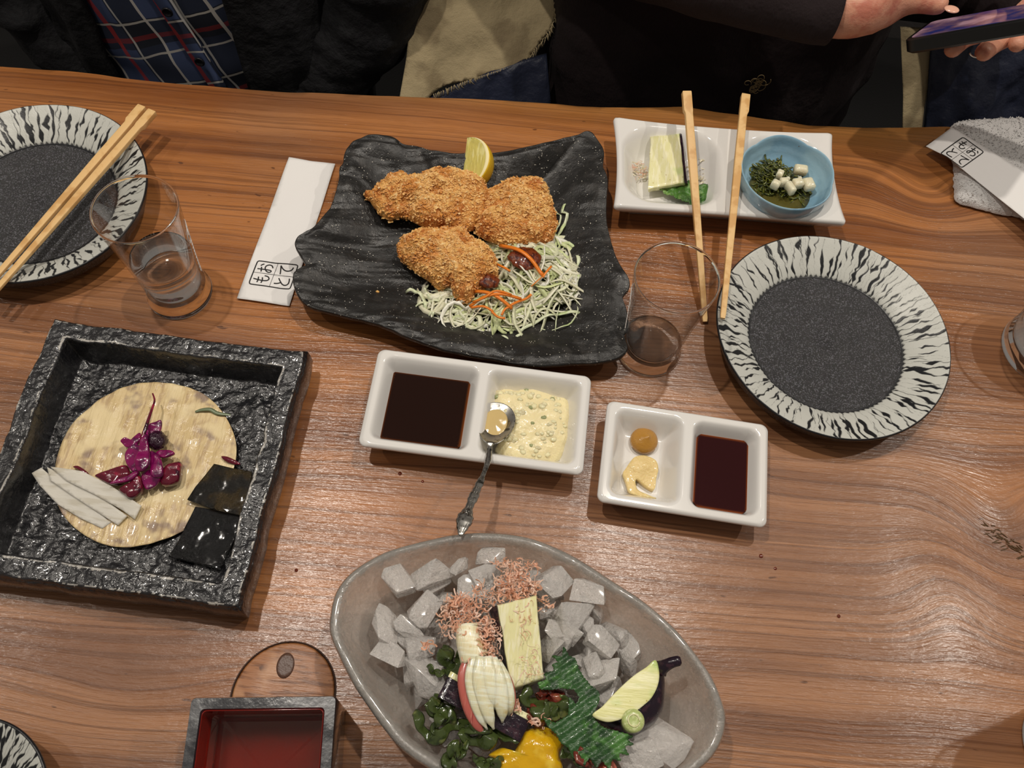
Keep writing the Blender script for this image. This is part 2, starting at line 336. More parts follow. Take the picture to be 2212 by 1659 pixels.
# ---------------------------------------------------------------- round plates
def round_plate(name, label, c, Ro, ri, seed, group):
    R = np.random.RandomState(seed); n = 1200; th = np.arange(n)/n*2*math.pi
    wob = 1+.006*np.sin(2*th+seed)+.004*np.sin(3*th+seed*2)
    prof = [(r, .0115-.0012*math.cos(r/ri*14)*(1-r/ri)) for r in np.linspace(.001, ri*.97, 16)]
    rim = np.linspace(ri*.98, Ro, 46)
    prof += [(r, .0115+.0175*((r-ri)/(Ro-ri))**.8 if r > ri else .0115) for r in rim]
    prof += [(Ro+.0008, .0282), (Ro+.0009, .0270), (Ro-.0005, .024), (Ro-.004, .014), (Ro-.012, .006), (Ro-.020, .003), (Ro-.022, 0), (Ro-.03, 0)]
    prof = np.array(prof); rr = prof[:, 0][:, None]*wob[None]; zz = np.repeat(prof[:, 1][:, None], n, 1)
    z0 = fbm(xyz(rr*np.cos(th)*1., rr*np.sin(th)), 60, 3, seed)
    zz[:62] += .0006*z0[:62]
    G = xyz(c[0]+rr*np.cos(th), c[1]+rr*np.sin(th), zz)
    m = len(prof); col = np.zeros((m, n, 3)); blk = np.array(lin((26, 27, 30))); wht = np.array(lin((196, 197, 190)))
    rg = prof[:, 0][:, None]; TH = th[None]
    K = 92; d = np.full((m, n), 1.)
    tt = np.clip((rg-ri)/(Ro-ri), 0, 1)
    def stroke(t0, wmax, a, b, k):
        q = xyz(tt*2.6, k*3.7, seed); wig = .026*vn(q*1.6, 2)+.010*vn(q*5, 4)
        wd = wmax*(.42+.75*vn(xyz(tt*5., k*1.3, seed), 7))*sst(a-.03, a+.12, tt)*(1-sst(b-.12, b+.03, tt))
        wd = np.maximum(wd, .00022*((tt > a) & (tt < b)))
        e = (np.mod(TH-t0-wig+math.pi, 2*math.pi)-math.pi)*rg; e = np.abs(e)-wd
        return e
    for k in range(K):
        t0 = (k+R.uniform(-.38, .38))/K*2*math.pi
        kind = R.rand(); a, b = (0, 1.06) if kind < .35 else ((0, R.uniform(.45, .8)) if kind < .6 else (R.uniform(.25, .5), 1.06)) if kind < .85 else (R.uniform(.1, .3), R.uniform(.7, .95))
        d = np.minimum(d, stroke(t0, R.uniform(.0012, .0026), a, b, k))
    for k in range(70):
        a = R.uniform(0, .8); d = np.minimum(d, stroke(R.uniform(0, 6.283), R.uniform(.0006, .0012), a, a+R.uniform(.12, .35), k+200))
    g = sst(-.00022, .00022, d)*(sst(ri+.0008, ri+.0016, rg+.0012*np.abs(np.sin(TH*K/2+seed)))*(rg < Ro-.0006))
    g = g*(np.arange(m) < 63)[:, None]
    col = blk+(wht-blk)*g[..., None]
    G[..., 2] += .00025*g*(np.arange(m) < 62)[:, None]
    V, Fq = loft(G, cap=False)
    V = np.concatenate([V, [[c[0], c[1], .0105], [c[0], c[1], 0]]]); a = m*n
    Fl = Fq.tolist()+[[a, (k+1) % n, k] for k in range(n)]+[[a+1, (m-1)*n+k, (m-1)*n+(k+1) % n] for k in range(n)]
    cc = np.concatenate([col.reshape(-1, 3), [blk, blk]])
    wellf = np.array([0]*len(Fl)); quads = np.arange(len(Fq)) // n; wellf[:len(Fq)] = (quads < 15) | (quads > 62); wellf[len(Fq):] = 1
    return one(name, (V, Fl), [M_GLAZE, M_BLACKWELL], label, 'plate', group, col=cc, fm=wellf, base=(c[0], c[1], 0))
M_GLAZE = mat('striped_glaze', attr='col', rough=.33, bump=[(900, .00012)])
M_BLACKWELL = mat('black_pitted_glaze', (22, 22, 25), .24, var=[((88, 88, 94), 900, .54, .60)], bump=[(800, .0014), (120, .0010)], spec=.9)  # grey specks paint the crinkled glaze's sparkle into the colour
round_plate('round_plate', 'empty round plate with black centre and white rim streaked black, beside the two spread chopsticks', (.2557, .3783), .0950, .0650, 3, 'streaked round plates')
round_plate('round_plate', 'round black-centred plate with streaked white rim, under the pair of joined chopsticks', (-.4217, .429), .0945, .0655, 8, 'streaked round plates')
# plate whose rim just shows in the lower left corner
round_plate('round_plate', 'dark plate edge with pale rim poking in at the bottom left corner', (P(-104, 1764, .028)[0], P(-104, 1764, .028)[1]), .055, .030, 5, 'streaked round plates')
# ---------------------------------------------------------------- square stone dish
def stone_dish():
    c = np.array([-.2600, .2050]); h = .0992; n = 300; rot = math.radians(-1.0)
    u = np.linspace(-1, 1, n); U, Vv = np.meshgrid(u, u, indexing='ij')
    x = U*h; y = Vv*h
    wx = .0016*fbm(xyz(y*1., U*0+np.sign(U), 2.), 60, 3, 4)*np.abs(U); wy = .0016*fbm(xyz(x, np.sign(Vv), 5.), 60, 3, 9)*np.abs(Vv)
    de = h-np.maximum(np.abs(x), np.abs(y)); q = xyz(x, y)
    lip = fbm(q, 90, 3, 12)*.0012
    rock = 1.5*fbm(q, 45, 3, 21); fine = fbm(q, 170, 3, 33); lay = fbm(xyz(x, y*3.0), 60, 3, 41)
    rimz = .0355+.0022*fbm(q, 30, 2, 3)+.0016*rock+.0014*np.abs(fine)
    floor = .0105+.0018*rock+.0016*fine+.0012*lay
    a = sst(.0155, .0205, de+lip)
    Z = rimz*(1-a)+floor*a
    Z -= .004*(1-sst(0, .0025, de))
    xy = rot2(np.stack([x+wx, y+wy], -1), rot)+c
    G = xyz(xy[..., 0], xy[..., 1], Z)
    wear = fbm(q, 130, 4, 77)
    wn = fbm(q, 420, 2, 91); e1 = (np.abs(de-.0028+.0006*wn) < .0010*(wear+.05+.5*wn)); e2 = (np.abs(de+lip-.0147+.0005*wn) < .0011*(wear+.22+.5*wn))
    wmask = np.clip(e1+e2, 0, 1)
    V = G.reshape(-1, 3); col = np.array(lin((24, 24, 27)))+(np.array(lin((190, 186, 178)))-np.array(lin((24, 24, 27))))*(wmask*.8).reshape(-1, 1)
    i, j = np.meshgrid(np.arange(n-1), np.arange(n-1), indexing='ij'); Fq = np.stack([i*n+j, (i+1)*n+j, (i+1)*n+j+1, i*n+j+1], -1).reshape(-1, 4)
    bl = [k*n for k in range(n)]+[(n-1)*n+k for k in range(1, n)]+[k*n+n-1 for k in range(n-2, -1, -1)]+[k for k in range(n-2, 0, -1)]
    B = V[bl]; m = len(bl); rings = []
    for out, zt in ((1.008, .75), (1.012, .45), (.985, .12), (.97, 0.)):
        r = B.copy(); r[:, :2] = c+(B[:, :2]-c)*(out+.006*fbm(xyz(B[:, 0], B[:, 1], zt), 60, 3, 8)[:, None]); r[:, 2] = B[:, 2]*zt; rings.append(r)
    base = len(V); VV = [V]+rings+[np.array([[c[0], c[1], 0]])]; V2 = np.concatenate(VV)
    Fs = []; prev = np.array(bl)
    for k in range(4):
        cur = base+k*m+np.arange(m); Fs.append(np.stack([prev, cur, np.roll(cur, -1), np.roll(prev, -1)], -1)); prev = cur
    last = base+4*m; Fc = np.concatenate([Fq]+Fs).tolist()+[[last, int(prev[(k+1) % m]), int(prev[k])] for k in range(m)]
    col2 = np.concatenate([col, np.repeat([lin((22, 22, 24))], 4*m+1, 0)])
    return (V2, Fc), col2
M_STONE = mat('black_stone', attr='col', rough=.27, bump=[(120, .0026), (420, .0006)], spec=.9, coat=.5, roughvar=(90, .2, .42))
vf, sc_ = stone_dish()
one('square_dish', vf, M_STONE, 'square rugged black stone dish with raised chipped rim', 'dish', col=sc_, base=(-.26, .205, 0), recalc=False)
# ---------------------------------------------------------------- white trays
def tray(name, label, c, w, d, rot, rimz, comps, floorz, rc, inset, m, pinch=0, nu=170, nv=100, soft=.0016, tip=0):
    u = np.linspace(-1, 1, nu); v = np.linspace(-1, 1, nv); U, Vv = np.meshgrid(u, v, indexing='ij'); s = np.maximum(np.abs(U), np.abs(Vv)); ss = np.maximum(s, 1e-9)
    bx = U/ss*w/2; by = Vv/ss*d/2; cxx = np.clip(bx, -w/2+rc, w/2-rc); cyy = np.clip(by, -d/2+rc, d/2-rc)
    dx, dy = bx-cxx, by-cyy; ln = np.hypot(dx, dy); cor = (ln > rc); f = np.where(cor, rc/np.maximum(ln, 1e-9), 1); bx = cxx+dx*f; by = cyy+dy*f
    if pinch:
        bx2 = bx*(1-pinch*(1-(by/(d/2))**2)*2*(d/w)); by = by*(1-pinch*(1-(bx/(w/2))**2)*1.2); bx = bx2
    x, y = bx*s, by*s
    de = (1-s)*min(w, d)/2
    Z = np.full(x.shape, rimz)
    if tip: Z = Z+tip*(np.abs(x)/(w/2))**3*(np.abs(y)/(d/2))**3-.0015*(1-(x/(w/2))**4)*(1-(y/(d/2))**4)
    Z = Z-soft*(1-sst(0, .0014, de))
    for (x0, x1, y0, y1, r, slope, fz) in comps:
        qx = np.abs(x-(x0+x1)/2)-(x1-x0)/2+r; qy = np.abs(y-(y0+y1)/2)-(y1-y0)/2+r
        sd = np.hypot(np.maximum(qx, 0), np.maximum(qy, 0))+np.minimum(np.maximum(qx, qy), 0)-r
        t = sst(0, slope, -sd); Z = Z-(Z-fz)*t
    V = np.concatenate([rot2(np.stack([x, y], -1), rot)+np.array(c), Z[..., None]], -1).reshape(-1, 3)
    i, j = np.meshgrid(np.arange(nu-1), np.arange(nv-1), indexing='ij'); Fq = np.stack([i*nv+j, (i+1)*nv+j, (i+1)*nv+j+1, i*nv+j+1], -1).reshape(-1, 4)
    bl = [k*nv for k in range(nu)]+[(nu-1)*nv+k for k in range(1, nv)]+[k*nv+nv-1 for k in range(nu-2, -1, -1)]+[k for k in range(nv-2, 0, -1)]
    B = V[bl]; mm = len(bl); rings = []; cc = np.array(c); hw = min(w, d)/2
    for off, z in ((.0006, rimz-.0028), (.0002, rimz-.0045), (-inset*.45, rimz*.45), (-inset, .003), (-inset-.0005, 0)):
        r = B.copy(); dd = B[:, :2]-cc; rl = rot2(dd, -rot); rl = rl*(1+off/np.array([w/2, d/2])); r[:, :2] = rot2(rl, rot)+cc; r[:, 2] = z; rings.append(r)
    V2 = np.concatenate([V]+rings+[np.array([[c[0], c[1], 0]])]); Fs = []; prev = np.array(bl); base = len(V)
    for k in range(5):
        cur = base+k*mm+np.arange(mm); Fs.append(np.stack([prev, cur, np.roll(cur, -1), np.roll(prev, -1)], -1)); prev = cur
    last = base+5*mm; Fc = np.concatenate([Fq]+Fs).tolist()+[[last, int(prev[(k+1) % mm]), int(prev[k])] for k in range(mm)]
    return one(name, (V2, Fc), m, label, 'dish', base=(c[0], c[1], 0))
M_CER = mat('white_porcelain', (226, 224, 220), .10, spec=.5, coat=.5)
d1c, d1r = (-.0236, .2724), math.radians(-1.2)
tray('sauce_dish', 'white two-part sauce dish holding brown sauce and tartar sauce', d1c, .167, .0818, d1r, .030,
     [(-.0785, -.0015, -.0365, .0365, .009, .014, .007), (.0030, .0785, -.0365, .0365, .009, .014, .007)], .007, .006, .010, M_CER)
d2c, d2r = (.1357, .2503), math.radians(-2.7)
tray('sauce_dish', 'smaller white two-part dish holding soy sauce, mustard and grated ginger', d2c, .1243, .0822, d2r, .027,
     [(-.0570, -.0012, -.0365, .0365, .010, .014, .006), (.0035, .0570, -.0365, .0365, .010, .012, .006)], .006, .006, .008, M_CER)
trc, trr = (.1699, .5365), math.radians(3.0)
tray('oblong_plate', 'oblong white plate with round-cornered wells, under the blue bowl', trc, .204, .1030, trr, .0290,
     [(-.0965, -.0015, -.0455, .0455, .030, .022, .008), (.008, .096, -.0455, .0455, .034, .022, .008)], .008, .0035, .016, M_CER, pinch=.035, tip=.002)
def loc2(c, r, x, y, z=0): q = rot2([x, y], r); return np.array([c[0]+q[0], c[1]+q[1], z])
def pool(name, label, c, r, x0, x1, y0, y1, rad, z, m, zb):
    o = rrect(x1-x0, y1-y0, rad, 10)+np.array([(x0+x1)/2, (y0+y1)/2]); o = np.concatenate([o, o[:1]]); cu = np.concatenate([[0], np.cumsum(np.linalg.norm(np.diff(o, axis=0), axis=1))]); tq = np.linspace(0, cu[-1], 120, endpoint=False); o = np.stack([np.interp(tq, cu, o[:, 0]), np.interp(tq, cu, o[:, 1])], 1); o = rot2(o, r)+np.array(c); ce_ = o.mean(0)
    V, Fq = solid(o, lambda x, y, s: z+0*x, lambda x, y, s: zb+(z-zb)*s**10+0*x, 26)
    d = np.max(np.abs(rot2(V[:, :2]-ce_, -r)/np.array([(x1-x0)/2, (y1-y0)/2])), axis=1)
    return V, Fq, d
def sauce(name, label, c, r, box4, rad, z, zb, cdeep, cthin, cat='sauce'):
    V, Fq, d = pool(name, label, c, r, *box4, rad, z, None, zb); t = sst(.90, .995, d)[:, None]
    col = np.array(lin(cdeep))*(1-t)+np.array(lin(cthin))*t
    return one(name, (V, Fq), M_SAUCE, label, cat, col=col, smooth=False)
M_SAUCE = mat('sauce', attr='col', rough=.05, spec=.4)
sauce('dark_sauce', 'pool of thick dark brown sauce in the larger dish', d1c, d1r, (-.0725, -.0085, -.0305, .0305), .008, .0165, .0074, (30, 12, 6), (128, 66, 22))
sauce('soy_sauce', 'pool of reddish-black soy sauce in the smaller white dish', d2c, d2r, (.0095, .0510, -.0310, .0310), .008, .0150, .0064, (44, 12, 14), (142, 70, 24))
# ---------------------------------------------------------------- wavy black plate
wo = [(400, 215), (445, 150), (520, 115), (600, 108), (680, 115), (745, 160), (830, 175), (900, 195), (1000, 205), (1100, 215), (1330, 212), (1450, 190), (1600, 150), (1700, 120), (1800, 95), (1840, 80), (1880, 90), (1920, 140), (1950, 200), (1945, 290), (1970, 360), (1965, 500), (1965, 620), (1985, 720), (2020, 830), (2070, 920), (2100, 980), (2095, 1030), (2060, 1080), (2085, 1160), (2095, 1260), (2070, 1300), (2090, 1380), (2030, 1440), (1900, 1465), (1780, 1465), (1600, 1480), (1430, 1475), (1300, 1440), (1100, 1405), (850, 1340), (600, 1240), (400, 1180), (200, 1130), (130, 1080), (95, 1000), (95, 930), (150, 890), (165, 870), (105, 770), (110, 720), (160, 690), (220, 660), (300, 560), (340, 470), (365, 380), (370, 310), (390, 280)]
wz = lambda x, y: .030+.006*max(0, (300-y)/300)+.003*math.sin(x*.012+y*.009)
WO = spl([c5(x, y, wz(x, y)) for x, y in wo], 520, True); WC = c5(1130, 800, .012)
def wavy_plate():
    n = len(WO); R = []; dz = WO[:, 2]
    for s in np.concatenate([np.linspace(.01, .9, 70), np.linspace(.912, 1, 16)]):
        q = WC[:2]+s*(WO[:, :2]-WC[:2]); base = .0115+(dz-.0115)*sst(.50, 1.02, s)**1.15
        p = xyz(q[:, 0], q[:, 1]); ang = .15
        yy = -q[:, 0]*math.sin(ang)+q[:, 1]*math.cos(ang)+.010*fbm(p, 16, 2, 5)
        rip = .0017*fbm(xyz(q[:, 0]*9, yy*95), 1, 3, 2)+.0010*fbm(xyz(q[:, 0]*20, yy*230), 1, 2, 6)
        swirl = .003*fbm(p, 38, 3, 15)*sst(.55, .95, s)
        left = sst(.02, -.16, q[:, 0])*.8+.45
        R.append(xyz(q[:, 0], q[:, 1], base+rip*left*(.5+.5*s)+swirl-.0014*sst(.93, .985, s)+.0014*sst(.985, 1., s)*0))
    top = R[-1].copy()
    for s, dzz in ((1.004, -.0016), (1.004, -.0042), (.99, -.0062), (.94, -.008)):
        q = WC[:2]+s*(WO[:, :2]-WC[:2]); R.append(xyz(q[:, 0], q[:, 1], np.maximum(top[:, 2]+dzz, .004)))
    for s, zz in ((.80, .0095), (.62, .0045), (.60, .0), (.57, 0.), (.3, .001)):
        q = WC[:2]+s*(WO[:, :2]-WC[:2]); R.append(xyz(q[:, 0], q[:, 1], zz))
    return loft(R)
def plate_z(x, y):                 # approximate top height of the wavy plate
    return .0125
M_WAVY = mat('speckled_black_glaze', (34, 33, 32), .30, var=[((205, 200, 188), 420, .19, .14, 'vor'), ((52, 50, 48), 90, .5, .7)], bump=[(200, .0006), (700, .0003)], roughvar=(60, .28, .5))
def speck(m):                      # thin the specks: only where a slow noise allows
    nt = m.node_tree; N = nt.nodes; L = nt.links
    vo = [n for n in N if n.type == 'TEX_VORONOI'][0]; mr = [l.to_node for l in vo.outputs['Distance'].links][0]
    n2 = N.new('ShaderNodeTexNoise'); n2.inputs['Scale'].default_value = 160; tc = [n for n in N if n.type == 'TEX_COORD'][0]; L.new(tc.outputs['Object'], n2.inputs['Vector'])
    gt = N.new('ShaderNodeMapRange'); gt.inputs[1].default_value = .50; gt.inputs[2].default_value = .58; L.new(n2.outputs['Fac'], gt.inputs[0])
    mu = N.new('ShaderNodeMath'); mu.operation = 'MULTIPLY'; mx = mr.outputs[0].links[0].to_node
    L.new(mr.outputs[0], mu.inputs[0]); L.new(gt.outputs[0], mu.inputs[1]); L.new(mu.outputs[0], mx.inputs[0])
speck(M_WAVY)
one('wavy_plate', wavy_plate(), M_WAVY, 'large black wavy-edged ceramic plate with white flecks, under the fried cutlets', 'plate', base=(WC[0], WC[1], 0))
CARL = ['longest carrot strip, running diagonally over the back of the cabbage', 'thin carrot strip left of the longest one, behind the dressing', 'short carrot stub at the lower end of the longest strip', 'thickest carrot strip of the front cluster, pointing at the dressing blob', 'curved carrot strip arching over the back of the front cluster', 'straight carrot strip crossing the arch of the front cluster', 'carrot strip leaning right at the right end of the front cluster', 'short carrot strip at the left end of the front cluster', 'lowest carrot strip, under the front cluster', 'short carrot strip joining the lowest and the right ones', 'tiny carrot thread above the right end of the cabbage heap']
CABL = ['thin cabbage strand hugging the right end of the broad cutlet', 'wavy-tipped cabbage strand sticking up beside the broad cutlet', 'wide arched cabbage strand on the right of the heap', 'cabbage strand curling down at the right edge of the heap', 'long straight cabbage strand poking out toward the empty tumbler', 'thin hoop-shaped cabbage strand at the lower right of the heap', 'long cabbage strand hanging down toward the larger sauce dish', 'hooked cabbage strand at the bottom of the heap', 'leafy cabbage strand at the far left tip of the heap', 'pale cabbage strand reaching left under the front cutlet', 'short cabbage strand at the lower left of the heap', 'hair-thin cabbage strand at the bottom right of the heap', 'short cabbage strand beside the left end under the front cutlet']
# ---------------------------------------------------------------- fried food on the wavy plate
M_FRY = mat('panko_crust', (222, 158, 82), .55, var=[((186, 108, 44), 55, .46, .62), ((226, 176, 104), 130, .52, .68), ((140, 74, 26), 260, .60, .72)], bump=[(700, .0012), (240, .0012)], sss=.15, sssr=(.004, .002, .001))
M_CRUMB = mat('panko_crumbs', (236, 184, 108), .5, var=[((214, 140, 62), 60, .42, .60), ((246, 214, 154), 330, .55, .7), ((190, 110, 46), 150, .64, .74)], sss=.2, sssr=(.003, .002, .001), spec=.5)
def cutlet(label, pts, h, z0, lobes, seed, crumbs=4200, tilt=0):
    o = spl([c5(x, y, z0+h*.45) for x, y in pts], 110, True)[:, :2]; c = o.mean(0); R = np.random.RandomState(seed)
    jag = .0012*fbm(xyz(o[:, 0], o[:, 1]), 170, 3, seed); o = c+(o-c)*(1+jag[:, None]/.03)
    L = [(c5(a, b, z0+h)[:2], r, hh) for a, b, r, hh in lobes]
    def top(x, y, s):
        z = z0+h*(.30+.70*np.sqrt(np.maximum(0, 1-s**2.6)))+.0075*fbm(xyz(x, y), 60, 3, seed)+.0040*fbm(xyz(x, y), 200, 3, seed+3)
        for q, r, hh in L: z = z+hh*np.exp(-((x-q[0])**2+(y-q[1])**2)/r**2)
        return z
    bot = lambda x, y, s: z0+.002+h*.28*s**4+0*x
    V, Fq = solid(o, top, bot, 44)
    body = one('fried_cutlet', (V, Fq), M_FRY, label, 'fried cutlet', 'breaded fried cutlets')
    T = []; nv = 44*110; idx = R.randint(0, nv, crumbs); VV = []; FF = []
    for k, i in enumerate(idx):
        p = V[i]; s = R.uniform(.0007, .0022)*(1 if R.rand() < .88 else 1.5); d = R.normal(size=(4, 3)); d /= np.linalg.norm(d, axis=1)[:, None]; d[:, 2] = np.abs(d[:, 2])*.8-.2
        q = p+d*s*np.array([1, 1, .8]); VV.append(q); b = 4*k; FF += [(b, b+1, b+2), (b, b+2, b+3), (b, b+3, b+1), (b+1, b+3, b+2)]
    cr_ = build('breadcrumbs', (np.concatenate(VV), FF), M_CRUMB, body, smooth=False); cr_['kind'] = 'stuff'
    return body
cutlet('long fried cutlet at the back left of the black plate, in front of the lemon', [(520, 475), (600, 405), (700, 375), (830, 365), (880, 328), (960, 335), (1050, 340), (1150, 350), (1210, 390), (1245, 440), (1255, 510), (1235, 590), (1200, 650), (1110, 690), (1030, 680), (1000, 655), (900, 665), (820, 635), (750, 595), (640, 605), (590, 560), (560, 520)], .026, .0155, [(860, 560, .016, .010), (680, 440, .016, .004), (1120, 450, .02, .006), (960, 520, .012, -.008), (770, 500, .007, -.007)], 21, 6000)
cutlet('broad pale golden fried cutlet on the right, behind the cabbage', [(1250, 430), (1350, 392), (1450, 388), (1560, 393), (1610, 430), (1622, 500), (1660, 570), (1668, 650), (1640, 720), (1560, 760), (1470, 780), (1350, 765), (1200, 715), (1180, 660), (1215, 600), (1220, 500)], .024, .0155, [(1400, 520, .03, .004), (1330, 680, .012, .003)], 31, 5200)
cutlet('fried cutlet nearest the sauce dish, its end resting on shredded cabbage', [(712, 775), (780, 700), (850, 678), (950, 688), (1050, 688), (1120, 692), (1160, 740), (1250, 800), (1300, 870), (1320, 950), (1250, 1005), (1190, 1050), (1150, 1095), (1095, 1105), (1045, 1060), (1040, 1015), (960, 1022), (910, 985), (840, 940), (800, 900), (755, 860), (722, 815)], .027, .0155, [(900, 780, .02, .003), (1180, 900, .018, .005)], 41, 5200)
# lemon wedge
M_PEEL = mat('lemon_peel', (226, 184, 40), .35, bump=[(900, .0004)], sss=.1); M_PITH = mat('lemon_pith', (240, 228, 176), .6); M_PULP = mat('lemon_pulp', (214, 200, 110), .18, var=[((232, 222, 150), (300, 60, 60), .5, .65)], bump=[((500, 90, 90), .0008)], sss=.3, sssr=(.006, .005, .002), coat=.4)
def lemon():
    a0, a1 = c5(1225, 150, .034), c5(1190, 460, .020); ax = a1-a0; ln = np.linalg.norm(ax)/2; ax = ax/np.linalg.norm(ax); mid = (a0+a1)/2
    side = np.array([-ax[1], ax[0], 0.]); side /= np.linalg.norm(side)
    if side[0] < 0: side = -side
    upv = np.cross(ax, side); upv = upv if upv[2] > 0 else -upv
    rb = .0265; core = mid-side*.014+np.array([0, 0, .002])
    def pt(t, s, ph):              # t along axis, s 0..1 from core, ph angle
        r = rb*np.sqrt(np.maximum(0, 1-t*t))*s
        return core+np.outer(t*ln, ax)+np.outer(r, side*math.cos(ph)+upv*math.sin(ph))
    T = np.sin(np.linspace(-math.pi/2, math.pi/2, 26)); p0, p1 = math.radians(-26), math.radians(33)
    root = thing('lemon_wedge', 'wedge of yellow lemon leaning behind the fried cutlets', 'lemon wedge', core-[0, 0, .012])
    peel = np.array([pt(T, 1., p0+(p1-p0)*k/12) for k in range(13)])
    inner = np.array([pt(T, .93, p0+(p1-p0)*k/12) for k in range(12, -1, -1)])
    build('peel', loft(np.concatenate([peel, inner])[:, :, :], cap=False, closed=False), M_PEEL, root)
    pi_ = np.array([pt(T, s, p1+.012) for s in (.86, .99)]); pj = np.array([pt(T, s, p1-.03) for s in (.99, .86)]); build('pith', loft(np.concatenate([pi_, pj, pi_[:1]]), cap=False, closed=False), M_PITH, root)
    A = np.array([pt(T, s, p1) for s in np.linspace(0, .9, 8)]); B = np.array([pt(T, .9, p1+(p0-p1)*k/6) for k in range(7)]); Cc = np.array([pt(T, s, p0) for s in np.linspace(.9, 0, 8)])
    A[1:-1] += upv*.0004*RS.normal(size=A[1:-1].shape[:2])[..., None]
    build('pulp', loft(np.concatenate([A, B, Cc]), cap=False, closed=False), M_PULP, root)
lemon()
# shredded cabbage
M_CAB = mat('cabbage', attr='col', rough=.32, sss=.25, sssr=(.004, .004, .002), bump=[(500, .0002)])
def strips(n, region, zf, lr, wr, cols, seed, curl=1.2, thick=.0004, nseg=9):
    R = np.random.RandomState(seed); L = []; C = []
    for k in range(n):
        c = region(R); L0 = R.uniform(*lr); a = R.uniform(0, 6.28); cv = R.normal()*curl/nseg*1.2; p = [np.array([c[0], c[1]])]; q = []
        for i in range(nseg): a += cv+R.normal()*.12; p.append(p[-1]+L0/nseg*np.array([math.cos(a), math.sin(a)]))
        p = np.array(p); p = p-p.mean(0)+c[:2]; zz = zf(p[:, 0], p[:, 1])*R.uniform(.45, 1)+.0135+R.uniform(-.001, .002)+.0025*np.sin(np.linspace(0, math.pi, len(p)))*R.uniform(-.2, 1)
        wd = R.uniform(*wr); tp = np.sin(np.linspace(.35, math.pi-.2, len(p)))**.5
        v, f = tube(xyz(p[:, 0], p[:, 1], np.maximum(zz, .0150)), wd*tp, 4, thick/wd, rot=R.uniform(-.9, .9))
        L.append((v, f)); c0 = np.array(cols[R.randint(len(cols))])*R.uniform(.9, 1.05); C.append(np.repeat([LIN(np.clip(c0, 0, 255))], len(v), 0))
    V, Fq = join(L); return V, Fq, np.concatenate(C)
hc = [(c5(1480, 860, .03), .030, .022), (c5(1300, 1080, .03), .028, .016), (c5(1080, 1110, .02), .022, .012), (c5(1600, 1000, .02), .028, .016)]
def heap(x, y):
    z = 0*x
    for q, r, h in hc: z = np.maximum(z, h*np.exp(-((x-q[0])**2+(y-q[1])**2)/r**2*1.1))
    return z
def creg(R):
    while True:
        x, y = R.uniform(850, 1850), R.uniform(640, 1320)
        a = ((x-1480)/300)**2+((y-930)/290)**2; b = ((x-1250)/370)**2+((y-1110)/170)**2
        if min(a, b) < 1 and not (x < 1250 and y < 1000): return c5(x, y, .02)
V, Fq, cc = strips(430, creg, heap, (.018, .048), (.0011, .0031), [(236, 234, 204), (226, 228, 188), (242, 241, 220), (208, 218, 158), (234, 231, 196)], 5, 2.4)
V = np.concatenate([V]); 
tag(build('shredded_cabbage', (V, Fq), M_CAB, col=cc), 'heap of pale shredded cabbage on the black plate beside the cutlets', 'cabbage', kind='stuff')
M_CABS = mat('cabbage_plain', (226, 230, 190), .32, var=[((196, 212, 146), 60, .5, .65)], sss=.2)
outer = [([(1640, 510), (1690, 600), (1660, 690), (1630, 760)], .0012), ([(1725, 490), (1700, 560), (1728, 600), (1690, 690), (1640, 720)], .0020), ([(1690, 720), (1770, 780), (1795, 900), (1740, 1000), (1700, 960)], .0022),
         ([(1815, 900), (1790, 980), (1770, 1060), (1700, 1110)], .0014), ([(1885, 1158), (1760, 1170), (1640, 1190), (1500, 1250), (1420, 1310)], .0020), ([(1580, 1250), (1700, 1260), (1780, 1200), (1790, 1110), (1730, 1090)], .0009),
         ([(1150, 1140), (1130, 1250), (1150, 1330), (1165, 1410)], .0022), ([(1340, 1220), (1345, 1310), (1390, 1335), (1460, 1310), (1520, 1325)], .0016), ([(760, 1020), (820, 1040), (880, 1110), (870, 1180)], .0022),
         ([(800, 1115), (900, 1105), (1000, 1110), (1090, 1080)], .0014), ([(880, 1180), (930, 1170), (890, 1240)], .0018), ([(1660, 1290), (1665, 1210), (1690, 1100)], .0007), ([(900, 985), (880, 1030), (930, 1130)], .0015)]
for k, (pp, wd) in enumerate(outer):
    p = spl([c5(a, b, .0175+.006*math.exp(-i)) for i, (a, b) in enumerate(pp)][::-1], 16); p[:, 2] = .0150+.004*np.sin(np.linspace(0, 3, 16))+.002*np.cos(np.arange(16)*1.3+k)
    one('cabbage_strand', tube(p, wd*np.sin(np.linspace(.5, 2.8, 16))**.4, 4, .25, rot=.5*np.sin(np.arange(16)*.5+k)), M_CABS, CABL[k], 'cabbage strand', 'loose cabbage strands')
M_CAR = mat('carrot', (232, 128, 38), .3, sss=.25, sssr=(.005, .002, .001), coat=.2)
